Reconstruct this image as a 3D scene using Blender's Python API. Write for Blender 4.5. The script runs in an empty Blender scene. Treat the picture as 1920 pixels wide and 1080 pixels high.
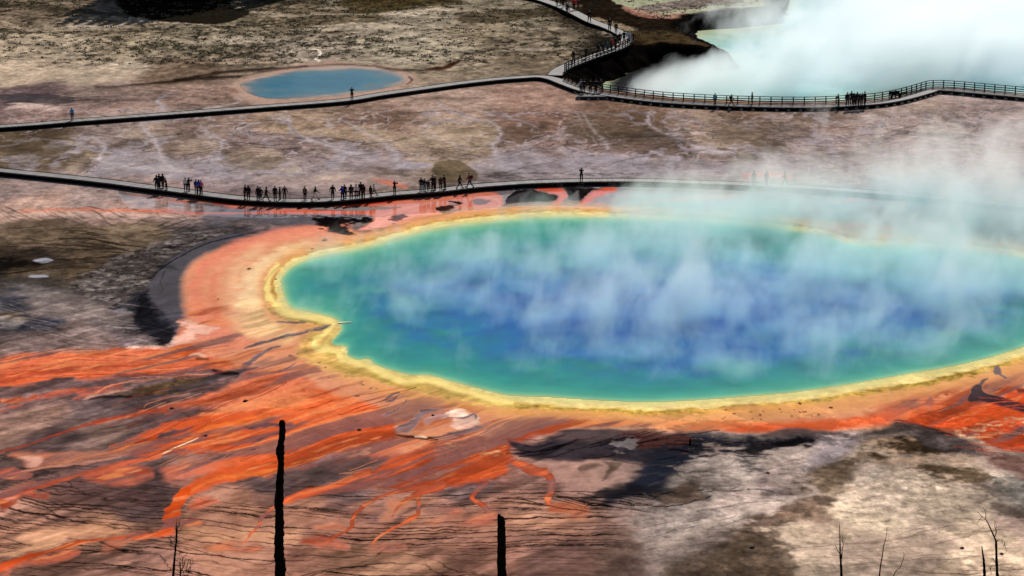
import bpy, bmesh, math, random
import numpy as np
from mathutils import Vector, Matrix
# ------------------------------------------------------------------ survey maths
# The place was surveyed from the viewpoint: a sighting (px, py) on the ground
# plane becomes a point in metres, and everything below works in metres.
F_PX, CAM_H, HORIZ = 4600.0, 62.0, -600.0
PITCH = math.atan((540.0 - HORIZ) / F_PX)
SP, CP = math.sin(PITCH), math.cos(PITCH)

def ground(px, py, z=0.0):
    xr = (np.asarray(px, float) - 960.0) / F_PX
    yu = -(np.asarray(py, float) - 540.0) / F_PX
    t = (CAM_H - z) / (SP - yu * CP)
    return t * xr, t * (CP + yu * SP)

def G(px, py, z=0.0):
    a, b = ground(px, py, z)
    return Vector((float(a), float(b), z))

# ---- lattice noise in metres
_rng = np.random.RandomState(7)
_TAB = _rng.rand(256, 256).astype(np.float32)

def vnoise(x, y, s, ox=0, oy=0):
    u = x / s + 37.3 + ox; v = y / s + 91.7 + oy
    iu = np.floor(u); iv = np.floor(v)
    fu = (u - iu).astype(np.float32); fv = (v - iv).astype(np.float32)
    iu = iu.astype(np.int64) & 255; iv = iv.astype(np.int64) & 255
    fu = fu * fu * fu * (fu * (fu * 6 - 15) + 10); fv = fv * fv * fv * (fv * (fv * 6 - 15) + 10)
    i2 = (iu + 1) & 255; j2 = (iv + 1) & 255
    a = _TAB[iu, iv]; b = _TAB[i2, iv]; c = _TAB[iu, j2]; d = _TAB[i2, j2]
    return (a + (b - a) * fu) * (1 - fv) + (c + (d - c) * fu) * fv - 0.5

def fbm(x, y, s, octv=4, seed=0, gain=0.55):
    r = 0; a = 1.0; t = 0
    for k in range(octv):
        r = r + a * vnoise(x, y, s, ox=seed * 17.31 + k * 5.7, oy=seed * 9.13 + k * 3.3)
        t += a; a *= gain; s *= 0.49
    return r / t * 2.0      # about -0.8 .. 0.8

def sstep(a, b, v):
    t = np.clip((v - a) / (b - a), 0, 1)
    return t * t * (3 - 2 * t)

def lin(rgb):
    c = np.asarray(rgb, float) / 255.0
    return np.where(c <= 0.04045, c / 12.92, ((c + 0.055) / 1.055) ** 2.4)

def smooth_line(pts, n=5, closed=False):
    P = np.asarray(pts, float)
    m = len(P); out = []
    rng = range(m if closed else m - 1)
    for i in rng:
        if closed: p0, p1, p2, p3 = P[(i - 1) % m], P[i], P[(i + 1) % m], P[(i + 2) % m]
        else: p0, p1, p2, p3 = P[max(i - 1, 0)], P[i], P[i + 1], P[min(i + 2, m - 1)]
        for k in range(n):
            t = k / n
            out.append(0.5 * ((2 * p1) + (-p0 + p2) * t + (2 * p0 - 5 * p1 + 4 * p2 - p3) * t * t + (-p0 + 3 * p1 - 3 * p2 + p3) * t ** 3))
    if not closed: out.append(P[-1])
    return np.array(out)

KX, KY = 18.0, 18.0 / 4.2        # chart units: metres squeezed along the line of sight

def chart(pts, n=5, closed=False):
    """sightings -> smoothed line in chart units (an affine map of metres)"""
    P = np.asarray(pts, float)
    gx, gy = ground(P[:, 0], P[:, 1])
    Q = np.stack([gx * KX, gy * KY] + ([P[:, 2]] if P.shape[1] > 2 else []), 1)
    return smooth_line(Q, n, closed)

def seg_dist(x, y, L, closed=False):
    """distance to polyline L, and the width value carried along it"""
    best = np.full(x.shape, 1e9, np.float32); wv = np.zeros(x.shape, np.float32)
    m = len(L)
    for i in range(m if closed else m - 1):
        a = L[i]; b = L[(i + 1) % m]
        dx, dy = b[0] - a[0], b[1] - a[1]
        q = dx * dx + dy * dy + 1e-9
        t = np.clip(((x - a[0]) * dx + (y - a[1]) * dy) / q, 0, 1)
        d = (x - a[0] - t * dx) ** 2 + (y - a[1] - t * dy) ** 2
        k = d < best
        best = np.where(k, d, best)
        if L.shape[1] > 2: wv = np.where(k, a[2] + (b[2] - a[2]) * t, wv)
    return np.sqrt(best), wv

def inside(x, y, L):
    r = np.zeros(x.shape, bool); m = len(L); j = m - 1
    for i in range(m):
        xi, yi, xj, yj = L[i][0], L[i][1], L[j][0], L[j][1]
        if yi != yj:
            r ^= ((yi > y) != (yj > y)) & (x < (xj - xi) * (y - yi) / (yj - yi) + xi)
        j = i
    return r

def signed(x, y, L):
    d, _ = seg_dist(x, y, L, True)
    return np.where(inside(x, y, L), -d, d)
# ------------------------------------------------------------------ camera, sky, sun, exposure
sc = bpy.context.scene
COL = sc.collection
R = math.radians
cam = bpy.data.objects.new('camera', bpy.data.cameras.new('camera'))
COL.objects.link(cam); sc.camera = cam
cam.location = (0, 0, CAM_H); cam.rotation_euler = (math.pi / 2 - PITCH, 0, 0)
cam.data.sensor_width = 36; cam.data.lens = F_PX / 1920 * 36
cam.data.clip_start = 0.5; cam.data.clip_end = 20000

SUN_EL, SUN_AZ = 38.0, 14.0           # degrees above the horizon; degrees to the right of the view
world = bpy.data.worlds.new("World"); sc.world = world; world.use_nodes = True
wn = world.node_tree
bg = wn.nodes['Background']
sky = wn.nodes.new('ShaderNodeTexSky'); sky.sky_type = 'NISHITA'; sky.sun_disc = False
sky.sun_elevation = R(SUN_EL); sky.sun_rotation = R(SUN_AZ)
wn.links.new(sky.outputs[0], bg.inputs[0]); bg.inputs[1].default_value = 0.055
sun = bpy.data.objects.new('sun', bpy.data.lights.new('sun', 'SUN')); COL.objects.link(sun)
sun.data.energy = 4.9; sun.data.angle = R(0.5); sun.data.color = (1.0, 0.955, 0.88)
_to = Vector((math.sin(R(SUN_AZ)) * math.cos(R(SUN_EL)), math.cos(R(SUN_AZ)) * math.cos(R(SUN_EL)), math.sin(R(SUN_EL))))
sun.rotation_euler = _to.to_track_quat('Z', 'Y').to_euler()
sc.view_settings.view_transform = 'Standard'; sc.view_settings.look = 'None'
sc.view_settings.exposure = 0.0; sc.view_settings.gamma = 1.0
sc.render.engine = 'CYCLES'
sc.cycles.volume_bounces = 10; sc.cycles.max_bounces = 12; sc.cycles.volume_step_rate = 0.8
sc.cycles.volume_max_steps = 128; sc.cycles.use_denoising = True
GAIN = 1.0      # reflectance of a surface that photographs as 1.0

# ------------------------------------------------------------------ helpers
def tag(o, label=None, cat=None, group=None, kind=None):
    if label: o['label'] = label
    if cat: o['category'] = cat
    if group: o['group'] = group
    if kind: o['kind'] = kind
    return o

def empty(name, loc=(0, 0, 0), rz=0.0):
    o = bpy.data.objects.new(name, None); COL.objects.link(o)
    o.location = loc; o.rotation_euler = (0, 0, rz); o.empty_display_size = 0.3
    return o

def mesh_obj(name, verts, faces, mat, parent=None, smooth=False):
    me = bpy.data.meshes.new(name)
    me.from_pydata([tuple(v) for v in verts], [], faces)
    if mat: me.materials.append(mat)
    if smooth: me.polygons.foreach_set('use_smooth', [True] * len(me.polygons))
    me.update()
    o = bpy.data.objects.new(name, me); COL.objects.link(o)
    if parent: o.parent = parent
    return o

class MB:
    """collects boxes, bars and tubes into one mesh"""
    def __init__(s): s.v = []; s.f = []
    def box(s, c, sx, sy, sz, M=None):
        b = len(s.v)
        for dx in (-.5, .5):
            for dy in (-.5, .5):
                for dz in (-.5, .5):
                    p = Vector((dx * sx, dy * sy, dz * sz))
                    if M is not None: p = M @ p
                    s.v.append(p + Vector(c))
        for q in ((0,1,3,2),(4,6,7,5),(0,4,5,1),(2,3,7,6),(0,2,6,4),(1,5,7,3)): s.f.append(tuple(b + i for i in q))
    def bar(s, a, b, w, h):
        a = Vector(a); b = Vector(b); d = b - a
        x = d.normalized(); up = Vector((0, 0, 1))
        if abs(x.z) > .95: up = Vector((0, 1, 0))
        y = up.cross(x).normalized(); z = x.cross(y)
        s.box((a + b) / 2, d.length, w, h, Matrix((x, y, z)).transposed())
    def tube(s, pts, rad, n=7, cap=True):
        pts = [Vector(p) for p in pts]; b = len(s.v); ref = Vector((.31, .17, .93))
        for i, p in enumerate(pts):
            d = (pts[min(i + 1, len(pts) - 1)] - pts[max(i - 1, 0)]).normalized()
            if abs(d.dot(ref)) > .98: ref = Vector((1, 0, 0))
            x = d.cross(ref).normalized(); y = d.cross(x)
            for k in range(n):
                a = 2 * math.pi * k / n
                r = rad[i] if not callable(rad) else rad(i, k)
                s.v.append(p + (x * math.cos(a) + y * math.sin(a)) * r)
        for i in range(len(pts) - 1):
            for k in range(n):
                s.f.append((b + i * n + k, b + i * n + (k + 1) % n, b + (i + 1) * n + (k + 1) % n, b + (i + 1) * n + k))
        if cap:
            s.f.append(tuple(b + k for k in range(n))[::-1]); e = b + (len(pts) - 1) * n
            s.f.append(tuple(e + k for k in range(n)))
    def build(s, name, mat, parent=None, smooth=False): return mesh_obj(name, s.v, s.f, mat, parent, smooth)

def new_mat(name):
    m = bpy.data.materials.new(name); m.use_nodes = True
    nt = m.node_tree; return m, nt, nt.nodes['Principled BSDF']

def simple(name, rgb, rough=.8, var=.25, scale=3.0, spec=.3, bump=0.0, stretch=None):
    m, nt, p = new_mat(name)
    tc = nt.nodes.new('ShaderNodeTexCoord'); no = nt.nodes.new('ShaderNodeTexNoise')
    no.inputs['Scale'].default_value = scale; no.inputs['Detail'].default_value = 5
    src = tc.outputs['Object']
    if stretch:
        mp = nt.nodes.new('ShaderNodeMapping'); mp.inputs['Scale'].default_value = stretch
        nt.links.new(src, mp.inputs[0]); src = mp.outputs[0]
    nt.links.new(src, no.inputs['Vector'])
    cr = nt.nodes.new('ShaderNodeValToRGB'); c = np.array(rgb, float)
    cr.color_ramp.elements[0].position = .3; cr.color_ramp.elements[1].position = .7
    cr.color_ramp.elements[0].color = (*np.clip(c * (1 - var), 0, 1), 1); cr.color_ramp.elements[1].color = (*np.clip(c * (1 + var), 0, 1), 1)
    nt.links.new(no.outputs[0], cr.inputs[0]); nt.links.new(cr.outputs[0], p.inputs['Base Color'])
    p.inputs['Roughness'].default_value = rough; p.inputs['Specular IOR Level'].default_value = spec
    if bump:
        b = nt.nodes.new('ShaderNodeBump'); b.inputs['Strength'].default_value = bump; b.inputs['Distance'].default_value = .05
        nt.links.new(no.outputs[0], b.inputs['Height']); nt.links.new(b.outputs[0], p.inputs['Normal'])
    return m
# ------------------------------------------------------------------ mineral colours of the ground
SHORE = [(526,551),(522,530),(528,515),(545,498),(581,482),(634,470),(695,457),(752,441),(805,427),(866,417),(931,410),
         (1008,404),(1109,404),(1243,411),(1400,421),(1540,437),(1600,455),(1700,460),(1840,470),(1935,483),(2010,505),(2050,545),(2030,600),(1960,640),
         (1880,668),(1800,688),(1700,706),(1600,724),(1500,738),(1400,747),(1280,756),(1190,757),(1100,753),(1028,748),(955,745),(906,735),(845,719),(801,707),
         (770,707),(735,699),(703,688),(688,677),(668,678),(646,668),(645,653),(622,650),(618,640),(634,620),(634,610),(624,600),(581,589),(545,581),(532,568)]
SMALL_POOL = [(447,160),(470,150),(520,138),(580,128),(640,123),(700,127),(742,136),(764,147),(752,158),(715,168),(650,178),(575,184),(510,186),(470,178)]
SPRING = chart(SHORE, 4, True)
SPOOL = chart(SMALL_POOL, 4, True)

# tone samples of the bare ground: (px, py, r, g, b)
TONES = """60 20 118 100 80;200 40 135 117 96;600 30 112 96 74;700 12 80 68 42;800 40 138 124 104;950 30 118 106 86;1120 20 60 45 30;1200 25 50 40 30;1300 8 120 110 100
60 90 160 140 115;200 90 148 130 104;400 80 128 114 92;560 100 140 125 108;800 90 152 138 116;1000 80 122 106 86;1180 95 30 22 15;1000 120 112 96 76;900 60 128 112 88
40 140 180 155 130;200 135 168 146 124;330 140 125 100 80;480 115 140 120 100;880 130 140 122 100;1250 110 20 15 12
50 180 108 86 86;200 180 138 113 103;350 185 146 116 102;400 205 132 104 90;250 190 150 120 108;120 200 140 112 104
850 190 160 130 114;1000 180 150 116 100;1200 215 122 92 74;1350 215 140 110 90;1500 225 135 110 98;1700 205 160 136 124;1880 205 150 128 122
50 270 92 75 55;30 300 115 95 75;130 290 132 112 92;200 260 132 112 106;350 250 138 113 102;500 270 122 100 96;700 240 128 98 82;850 250 156 128 108;1000 230 130 97 82;1150 240 126 97 82;1300 230 150 122 106;1420 260 110 90 78;1500 260 148 128 124;1700 230 158 136 128;1900 240 148 128 124
560 230 150 122 100;640 290 128 106 98;760 290 142 112 100;880 280 150 120 106;1080 270 132 106 98;1200 290 130 106 98
200 310 146 126 122;400 320 150 130 130;600 315 138 120 118;780 325 128 108 98;950 310 132 116 118;1200 310 134 120 120;1500 320 150 136 134;1800 310 150 136 134
50 350 142 118 112;200 365 150 125 118;60 390 176 138 122;250 400 165 128 116;420 400 120 100 98;500 400 110 95 96;300 380 162 132 124
60 440 104 84 66;250 440 118 97 76;150 460 90 72 56;30 490 52 42 36;160 500 98 78 58;100 520 70 60 54;300 490 58 50 48;250 520 72 64 60
60 560 108 98 97;180 570 118 104 100;250 530 70 62 60;60 600 82 76 80;150 630 130 110 105;300 590 56 54 58;220 600 120 106 104;260 630 110 95 98;60 650 118 100 96;160 655 130 106 100
60 740 100 82 82;200 745 96 82 84;60 790 132 108 98;200 780 108 94 96;100 830 92 78 78;300 800 90 78 80;400 770 100 82 82;260 830 105 90 90;180 810 128 108 100
150 920 98 76 74;250 940 80 66 66;100 960 128 98 86;200 1000 160 122 100;60 1040 128 96 84;150 1060 122 94 84;300 1050 132 102 92;400 1020 168 122 100;420 960 160 118 98;480 900 90 76 76;450 870 96 80 80;400 880 150 105 92
600 1000 140 100 86;560 960 158 115 95;700 970 148 104 88;620 900 96 82 82;700 1050 140 108 90;850 1040 128 96 84;800 960 160 116 96;860 910 105 90 90;900 990 150 108 92;800 880 130 90 80
1000 900 125 98 90;1000 970 150 116 102;1100 1000 128 100 90;1050 1060 108 84 78;1150 1040 108 88 80;1120 860 168 136 122;1150 900 150 122 112;1080 890 140 112 106;950 870 140 100 90;1180 960 135 112 104
1200 950 140 120 114;1250 880 58 56 66;1300 850 92 86 88;1300 900 150 136 128;1350 870 175 158 146;1450 880 158 140 130;1400 960 150 132 122;1300 1010 140 122 114;1250 1020 150 132 124;1300 1060 92 76 64;1400 1060 100 84 70
1500 1010 178 155 135;1500 960 120 97 82;1600 950 208 182 156;1750 930 214 188 162;1700 890 178 155 138;1800 950 215 188 160;1700 1030 172 148 130;1850 1040 195 168 145;1650 880 150 130 118;1560 880 112 92 76;1850 890 138 118 108;1900 920 120 112 104;1900 960 150 126 114;1550 830 150 135 132;1500 850 168 148 138;1400 835 165 145 135;1440 1050 120 98 82;1600 1050 176 152 134;1750 970 168 146 130;1900 1050 200 172 148;1440 900 140 122 116;1780 860 150 126 108;1680 850 150 122 100"""

def paint_ground(X, Y):
    """X, Y in metres -> linear colour (N,3), wetness (N,), roughness of the crust (N,)"""
    X = X.astype(np.float32); Y = Y.astype(np.float32)
    U = X * KX; V = Y * KY
    rs = np.random.RandomState(11)
    n1x = fbm(X, Y, 9.0, 4, 1); n1y = fbm(X, Y, 9.0, 4, 2)
    n2x = fbm(X, Y, 1.6, 3, 3); n2y = fbm(X, Y, 1.6, 3, 4)
    st = fbm(X, Y * 0.55, 3.0, 5, 5)                      # general mottling
    st2 = fbm(X * 0.22, Y * 0.5, 1.1, 4, 6)               # long streaks across the view
    fine = fbm(X, Y, 0.7, 3, 8)
    st3 = fbm(X, Y, 14.0, 5, 9)
    # base tone: blended samples
    gYd = Y
    T = np.array([[float(v) for v in t.split()] for t in TONES.replace('\n', ';').split(';')])
    tx, ty = ground(T[:, 0], T[:, 1]); tc = lin(T[:, 2:])
    C = np.zeros((len(X), 3), np.float32); W = np.zeros(len(X), np.float32)
    wu = U + 34 * n1x + 10 * n2x; wv = V + 13 * n1y + 4 * n2y
    for k in range(len(T)):
        d2 = ((wu - tx[k] * KX) ** 2 + ((wv - ty[k] * KY) * 1.9) ** 2) / (58.0 ** 2)
        w = 1.0 / (d2 * d2 * d2 + 0.02)
        C += w[:, None] * tc[k].astype(np.float32); W += w
    C /= W[:, None]
    wet = np.zeros(len(X), np.float32) + 0.25
    rel = np.zeros(len(X), np.float32) + 0.5
    C *= (1 + 0.38 * st + 0.18 * st2 + 0.16 * fine)[:, None]

    class A: pass
    S = A()
    def region(L, pad):
        a = (L[:, 0].min() - pad, L[:, 0].max() + pad, L[:, 1].min() - pad * .8, L[:, 1].max() + pad * .8)
        return np.nonzero((U > a[0]) & (U < a[1]) & (V > a[2]) & (V < a[3]))[0]
    def put(ix, al, col, wt=None, rl=None, var=0.10):
        c = lin(col).astype(np.float32)[None, :] * (1 + var * (st[ix] + st2[ix]))[:, None]
        al = np.clip(al, 0, 1)[:, None]
        C[ix] = C[ix] * (1 - al) + c * al
        if wt is not None: wet[ix] = wet[ix] * (1 - al[:, 0]) + wt * al[:, 0]
        if rl is not None: rel[ix] = rel[ix] * (1 - al[:, 0]) + rl * al[:, 0]
    def fill(pts, col, f=8, w=6, a=1.0, wt=None, rl=None, var=0.10, grain=0.0, streak=0.0, n=4):
        L = chart(pts, n, True); ix = region(L, f + w * 1.5 + 4)
        if len(ix) == 0: return
        u = U[ix] + w * (n1x[ix] * 1.3 + n2x[ix] * .8); v = V[ix] + w * .7 * (n1y[ix] * 1.3 + n2y[ix] * .8)
        d = signed(u, v, L)
        e = d / f + grain * fine[ix] * 2 + streak * st2[ix] * 2
        put(ix, a * (1 - sstep(-1, 0.6, e)), col, wt, rl, var)
    def kv_of(py):
        d = CAM_H / ((py - HORIZ) / F_PX * .97)
        return (18 / 4.2) / (((py - HORIZ) * CP / CAM_H) * CAM_H / math.hypot(d, CAM_H))
    def stroke(pts, col, f=2.5, w=2.5, a=1.0, wt=None, rl=None, var=0.10, grain=0.0, streak=0.0, n=5):
        P = np.array(pts, float); D = np.gradient(P[:, :2], axis=0)
        hz_ = (np.abs(D[:, 0]) * .35) ** 2; vt_ = D[:, 1] ** 2
        kv = np.array([kv_of(y) for y in P[:, 1]]); kh = 18.0 / ((P[:, 1] - HORIZ) * CP / CAM_H)
        P[:, 2] *= (kv * hz_ + kh * vt_) / (hz_ + vt_ + 1e-6)
        m_ = float(kv.mean()); f = f * m_ ** .8
        L = chart(P, n, False); mw = L[:, 2].max()
        ix = region(L, f + w * 1.5 + mw + 3)
        if len(ix) == 0: return
        u = U[ix] + w * (n1x[ix] + n2x[ix]); v = V[ix] + w * .7 * (n1y[ix] + n2y[ix])
        d, ww = seg_dist(u, v, L)
        ww = ww * (1 + .5 * n2x[ix])
        e = (d - ww * .5) / f + grain * fine[ix] * 2 + streak * st2[ix] * 2
        put(ix, a * (1 - sstep(-1, 0.8, e)), col, wt, rl, var)
    def thread(x, y, length, col, wid, slope=0.0, wig=1.0, a=0.85, step=9.0):
        p = []; m = int(length / step) + 2; jit = 0.0
        for k in range(m):
            p.append((x, y))
            common = float(vnoise(np.array([x]), np.array([y * 3.2]), 110.0)[0]) * .46 + float(vnoise(np.array([x]), np.array([y * 3.2]), 34.0, 5)[0]) * .26
            jit = jit * .6 + rs.randn() * 0.045 * wig
            x += step; y += (slope + common * wig ** .5 + jit) * step
            if rs.rand() < .05: y += rs.randn() * 2.0 * wig; x -= step * .4
        P = np.array(p); gx, gy = ground(P[:, 0], P[:, 1])
        kk = kv_of(float(P[:, 1].mean())); wid *= kk; sf = .85 * kk; L = np.stack([gx * KX, gy * KY], 1); ix = region(L, wid + 2)
        if len(ix) == 0: return
        d, _ = seg_dist(U[ix], V[ix], L)
        put(ix, a * 1.15 * (1 - sstep(wid * .38, wid * .38 + sf, d)), col, None, None, 0)
    def threads(n, box, ln, col, wid, slope=0.0, wig=1.0, a=.85):
        for _ in range(n):
            l = rs.uniform(*ln); x = rs.uniform(box[0] - l * .3, box[2] - l * .5); y = rs.uniform(box[1], box[3])
            thread(x, y, l, col, .75 * rs.uniform(*wid), slope + rs.randn() * .012, wig, a * rs.uniform(.6, 1))
    def specks(n, box, col, r=(1.5, 4), a=.9):
        for _ in range(n):
            x = rs.uniform(box[0], box[2]); y = rs.uniform(box[1], box[3]); q = rs.uniform(*r)
            gx, gy = ground(x, y); L = np.array([[gx * KX - q, gy * KY], [gx * KX + q, gy * KY + rs.uniform(-.5, .5)]])
            ix = region(L, q + 2)
            if len(ix):
                d, _ = seg_dist(U[ix], V[ix], L); put(ix, a * (1 - sstep(q * .3, q * .8 + .6, d + 1.2 * fine[ix])), col, None, None, 0)

    # ---- meadow beyond: grass tussocks, soil
    gy0 = float(ground(960, 165)[1]); gy1 = float(ground(960, 110)[1])
    far = sstep(gy0, gy1, Y + 12 * n1y)
    tus = fbm(X, Y * .7, 1.5, 4, 21) + 0.5 * fbm(X, Y, 16, 3, 22)
    dark = far * sstep(0.10, 0.36, tus) * .62
    C[:] = C * (1 - dark[:, None]) + lin((72, 64, 48)).astype(np.float32) * dark[:, None]
    lt = far * sstep(0.12, 0.5, fbm(X * .5, Y * .8, 7, 4, 23)) * .6
    C[:] = C * (1 - lt[:, None]) + lin((176, 158, 136)).astype(np.float32) * lt[:, None]
    rel = np.maximum(rel, far * .9).astype(np.float32); wet *= (1 - far)
    # far beyond the meadow: dark olive grass
    fz = sstep(490, 540, Y)[:, None]
    C[:] = C * (1 - fz) + lin((88, 80, 52)).astype(np.float32) * (1 + .3 * st)[:, None] * fz
    # the hillside under the viewpoint
    hz = (1 - sstep(140, 152, Y + 5 * n1y))[:, None]
    C[:] = C * (1 - hz) + (lin((96, 82, 62)).astype(np.float32) * (1 + .5 * st + .3 * fine)[:, None]) * hz

    # ---- channels on the mauve flat (pale lavender rivulets)
    PIECES = []
    LAV = (160, 146, 150); LV2 = (128, 120, 132)
    for P in [[(150,252,3),(175,262,5),(196,276,7),(186,292,7),(200,302,9),(260,312,12),(340,320,12)],
              [(262,225,2),(275,245,5),(290,262,8),(300,285,8),(315,305,10),(340,322,12)],
              [(372,240,2),(395,252,4),(420,268,5),(408,285,5),(415,305,6),(440,320,10)],
              [(528,200,2),(545,220,3),(552,245,4),(590,262,5),(640,285,5),(700,300,6)],
              [(640,220,2),(665,235,4),(690,250,6),(712,262,7),(730,280,7),(745,300,9)],
              [(815,190,2),(850,210,3),(890,222,3),(925,232,4),(940,250,6),(925,268,8),(930,295,12)],
              [(1095,215,3),(1105,235,5),(1125,255,7),(1140,275,7)],
              [(1222,210,3),(1215,228,6),(1230,245,6),(1270,258,6),(1310,275,7),(1350,285,9)],
              [(330,170,2),(305,180,7),(292,192,7),(310,205,5)],
              [(440,180,3),(450,190,4),(380,205,3)]]:
        PIECES.append(P)
    zone = sstep(float(ground(0, 338)[1]), float(ground(0, 315)[1]), Y + 4 * n1y) * (1 - sstep(float(ground(0, 215)[1]), float(ground(0, 195)[1]), Y + 6 * n1x))
    bx = X + 3.0 * n1x; by = Y * .42 + 2.0 * n1y
    br = np.abs(fbm(bx, by, 11.0, 4, 101)); br2 = np.abs(fbm(bx, by, 6.0, 4, 102))
    low = sstep(float(ground(0, 250)[1]), float(ground(0, 320)[1]), Y)
    m1 = zone * (1 - sstep(.02 + .05 * low, .06 + .12 * low, br)) * (.45 + .4 * low); m2 = zone * (1 - sstep(.015, .05, br2)) * .55
    dk = zone * sstep(.10, .4, fbm(bx, by, 11.0, 5, 103)) * .5
    for mk, c in ((dk, (92, 72, 56)), (zone * sstep(.14, .4, fbm(bx, by, 12.0, 5, 104)) * .5, (168, 144, 124)), (m1, (152, 140, 148)), (m2, (168, 152, 154)), (zone * (1 - sstep(.0, .022, np.abs(fbm(bx, by, 5.0, 4, 105)))) * .8, (72, 62, 66))):
        C[:] = C * (1 - mk[:, None]) + lin(c).astype(np.float32) * mk[:, None]
    for P in PIECES: stroke([(x, y, w * 1.6) for x, y, w in P], LAV, 4, 9, .6, .4, .3, grain=.4); stroke([(x, y, w * .6) for x, y, w in P], (178, 164, 164), 2, 9, .6)
    for P in [[(905,212,2),(950,220,3),(1000,235,3),(1010,250,3)], [(830,200,2),(870,216,3),(900,222,2)], [(540,228,3),(556,248,4),(570,262,3)], [(1180,205,3),(1200,212,3),(1225,216,2)]]:
        stroke(P, LV2, 2, 5, .7)
    for P in [[(170,330),(300,318),(480,322),(620,320),(620,330),(480,334),(300,332)], [(900,295),(1100,290),(1300,300),(1500,300),(1500,335),(1200,332),(960,330),(860,318)],
              [(640,285),(720,285),(760,300),(800,320),(700,318),(640,305)], [(330,300),(480,300),(560,310),(500,322),(360,318)]]:
        fill(P, (146, 134, 142), 10, 16, .55, .4, .3, streak=.8)
    fill([(640,320),(760,330),(800,345),(720,352),(620,362),(500,350),(470,335),(560,330)], (172, 145, 136), 10, 12, .6, streak=1)
    fill([(560,332),(620,328),(650,334),(620,338)], (205, 175, 150), 5, 6, .7, streak=.8)
    for P in [[(560,245),(640,232),(740,240),(800,262),(760,282),(650,262)], [(800,240),(930,235),(925,262),(880,288),(790,262)], [(440,280),(510,275),(535,300),(480,322),(420,300)]]:
        fill(P, (176, 150, 122), 10, 16, .45, streak=.5)
    for P in [[(800,268),(860,275),(880,290),(840,300),(800,292)], [(430,275),(490,285),(540,300),(500,322),(440,318),(405,298)], [(0,250),(90,262),(130,290),(60,312),(0,310)], [(1330,235),(1460,225),(1520,250),(1450,275),(1350,268)], [(1060,225),(1180,222),(1240,250),(1180,275),(1080,262)]]:
        fill(P, (96, 78, 58), 14, 18, .5, streak=.6, grain=.4)
    fill([(815,305),(850,300),(880,312),(900,335),(870,342),(830,340),(812,325)], (104, 86, 60), 4, 5, .9)
    for P in [[(1150,262,3),(1240,255,5),(1300,268,5)], [(1350,280,4),(1420,285,4),(1500,278,3)], [(1640,262,5),(1720,250,6),(1800,258,4)], [(900,330,3),(1040,322,4),(1200,326,3)]]:
        stroke(P, (74, 62, 54), 5, 8, .6, streak=1.2, grain=.5)
    fill([(0,178),(90,176),(140,184),(120,196),(40,194),(0,190)], (62, 56, 62), 5, 8, .8, .7, streak=1)
    fill([(150,180),(260,176),(330,170),(330,180),(230,190),(160,190)], (96, 80, 78), 5, 10, .5, .6, streak=1)
    stroke([(20,200,8),(60,200,10),(110,206,8)], (206,174,160), 5, 8, .7, streak=1, grain=.5)
    threads(50, (0, 170, 1100, 330), (60, 220), (78, 62, 54), (.5, 1.4), 0.01, 1.6, .5)
    threads(36, (1100, 205, 1920, 320), (60, 200), (88, 72, 66), (.5, 1.4), 0.0, 1.6, .5)

    # ---- small pool surroundings
    dsp = signed(U + 3 * n2x, V + 2 * n2y, SPOOL)
    ix = np.nonzero(dsp < 60)[0]
    put(ix, 1 - sstep(6, 34, dsp[ix] + 22 * n1x[ix]), (168, 134, 116), .5, .2)
    put(ix, (1 - sstep(2, 14, dsp[ix] + 18 * n1x[ix])) * (.55 + .45 * sstep(-.1, .2, n2x[ix])), (172, 138, 122), .5, .2)
    for P in [[(180,164,3),(250,160,5),(330,152,7),(400,146,8),(450,143,5)], [(330,150,6),(420,136,9),(500,130,5),(575,124,3)], [(450,143,2),(500,134,3),(560,126,3),(620,121,3),(690,123,3),(740,131,4),(800,131,6),(835,126,8),(860,114,6),(868,104,6),(900,98,3),(1000,80,3),(1090,62,2)]]:
        stroke(P, (38, 26, 18), 4, 5, .85, .4)
    stroke([(800,131,5),(835,126,8),(856,116,7)], (70, 30, 14), 3, 3, .8)
    stroke([(765,142,3),(772,150,5),(762,158,3)], (60, 44, 38), 2, 2, .8)
    stroke([(395,172,2),(430,166,3),(445,172,3)], (120, 76, 52), 3, 3, .8)
    stroke([(585,91,3),(598,96,5),(600,104,5),(590,110,4),(598,114,5)], (226, 208, 186), 1.5, 2, .95)
    for P in [[(835,78,3),(820,90,3),(790,100,4),(770,108,5)], [(760,30,2),(742,52,3),(750,66,2),(730,74,3)], [(0,40,4),(60,60,6),(130,90,7),(160,110,5)], [(60,62,3),(120,66,4),(170,90,5)]]:
        stroke(P, (192, 168, 138), 4, 6, .6)
    stroke([(0,62,4),(120,62,4),(260,58,4),(400,52,4),(520,44,4),(640,36,3)], (58, 52, 34), 3, 5, .75, grain=.5)
    fill([(640,0),(820,-20),(860,8),(760,16),(690,22),(640,14)], (78, 62, 26), 6, 14, .8, grain=1)
    fill([(850,30),(920,22),(1010,14),(1050,22),(960,40),(880,44)], (72, 58, 36), 6, 14, .7, grain=1)
    fill([(0,0),(100,10),(200,20),(330,30),(220,34),(90,22),(0,10)], (66, 56, 36), 6, 14, .6, grain=1)
    # brown, wet shoulder round the crater and the path bend
    fill([(1085,-30),(1180,-20),(1260,30),(1275,60),(1350,92),(1280,110),(1200,88),(1130,45),(1090,20)], (44, 30, 18), 6, 10, .95, .3, .8)
    fill([(1110,30),(1160,42),(1200,56),(1150,60),(1120,48)], (150, 128, 100), 3, 6, .8, grain=1)
    fill([(1180,60),(1240,58),(1300,75),(1340,92),(1280,90),(1210,80)], (96, 74, 40), 4, 8, .55, grain=1, streak=1)
    fill([(1048,139),(1110,112),(1183,84),(1245,84),(1345,94),(1300,150),(1200,170),(1120,160)], (12, 10, 9), 3, 5, 1, 0, .9)
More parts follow.
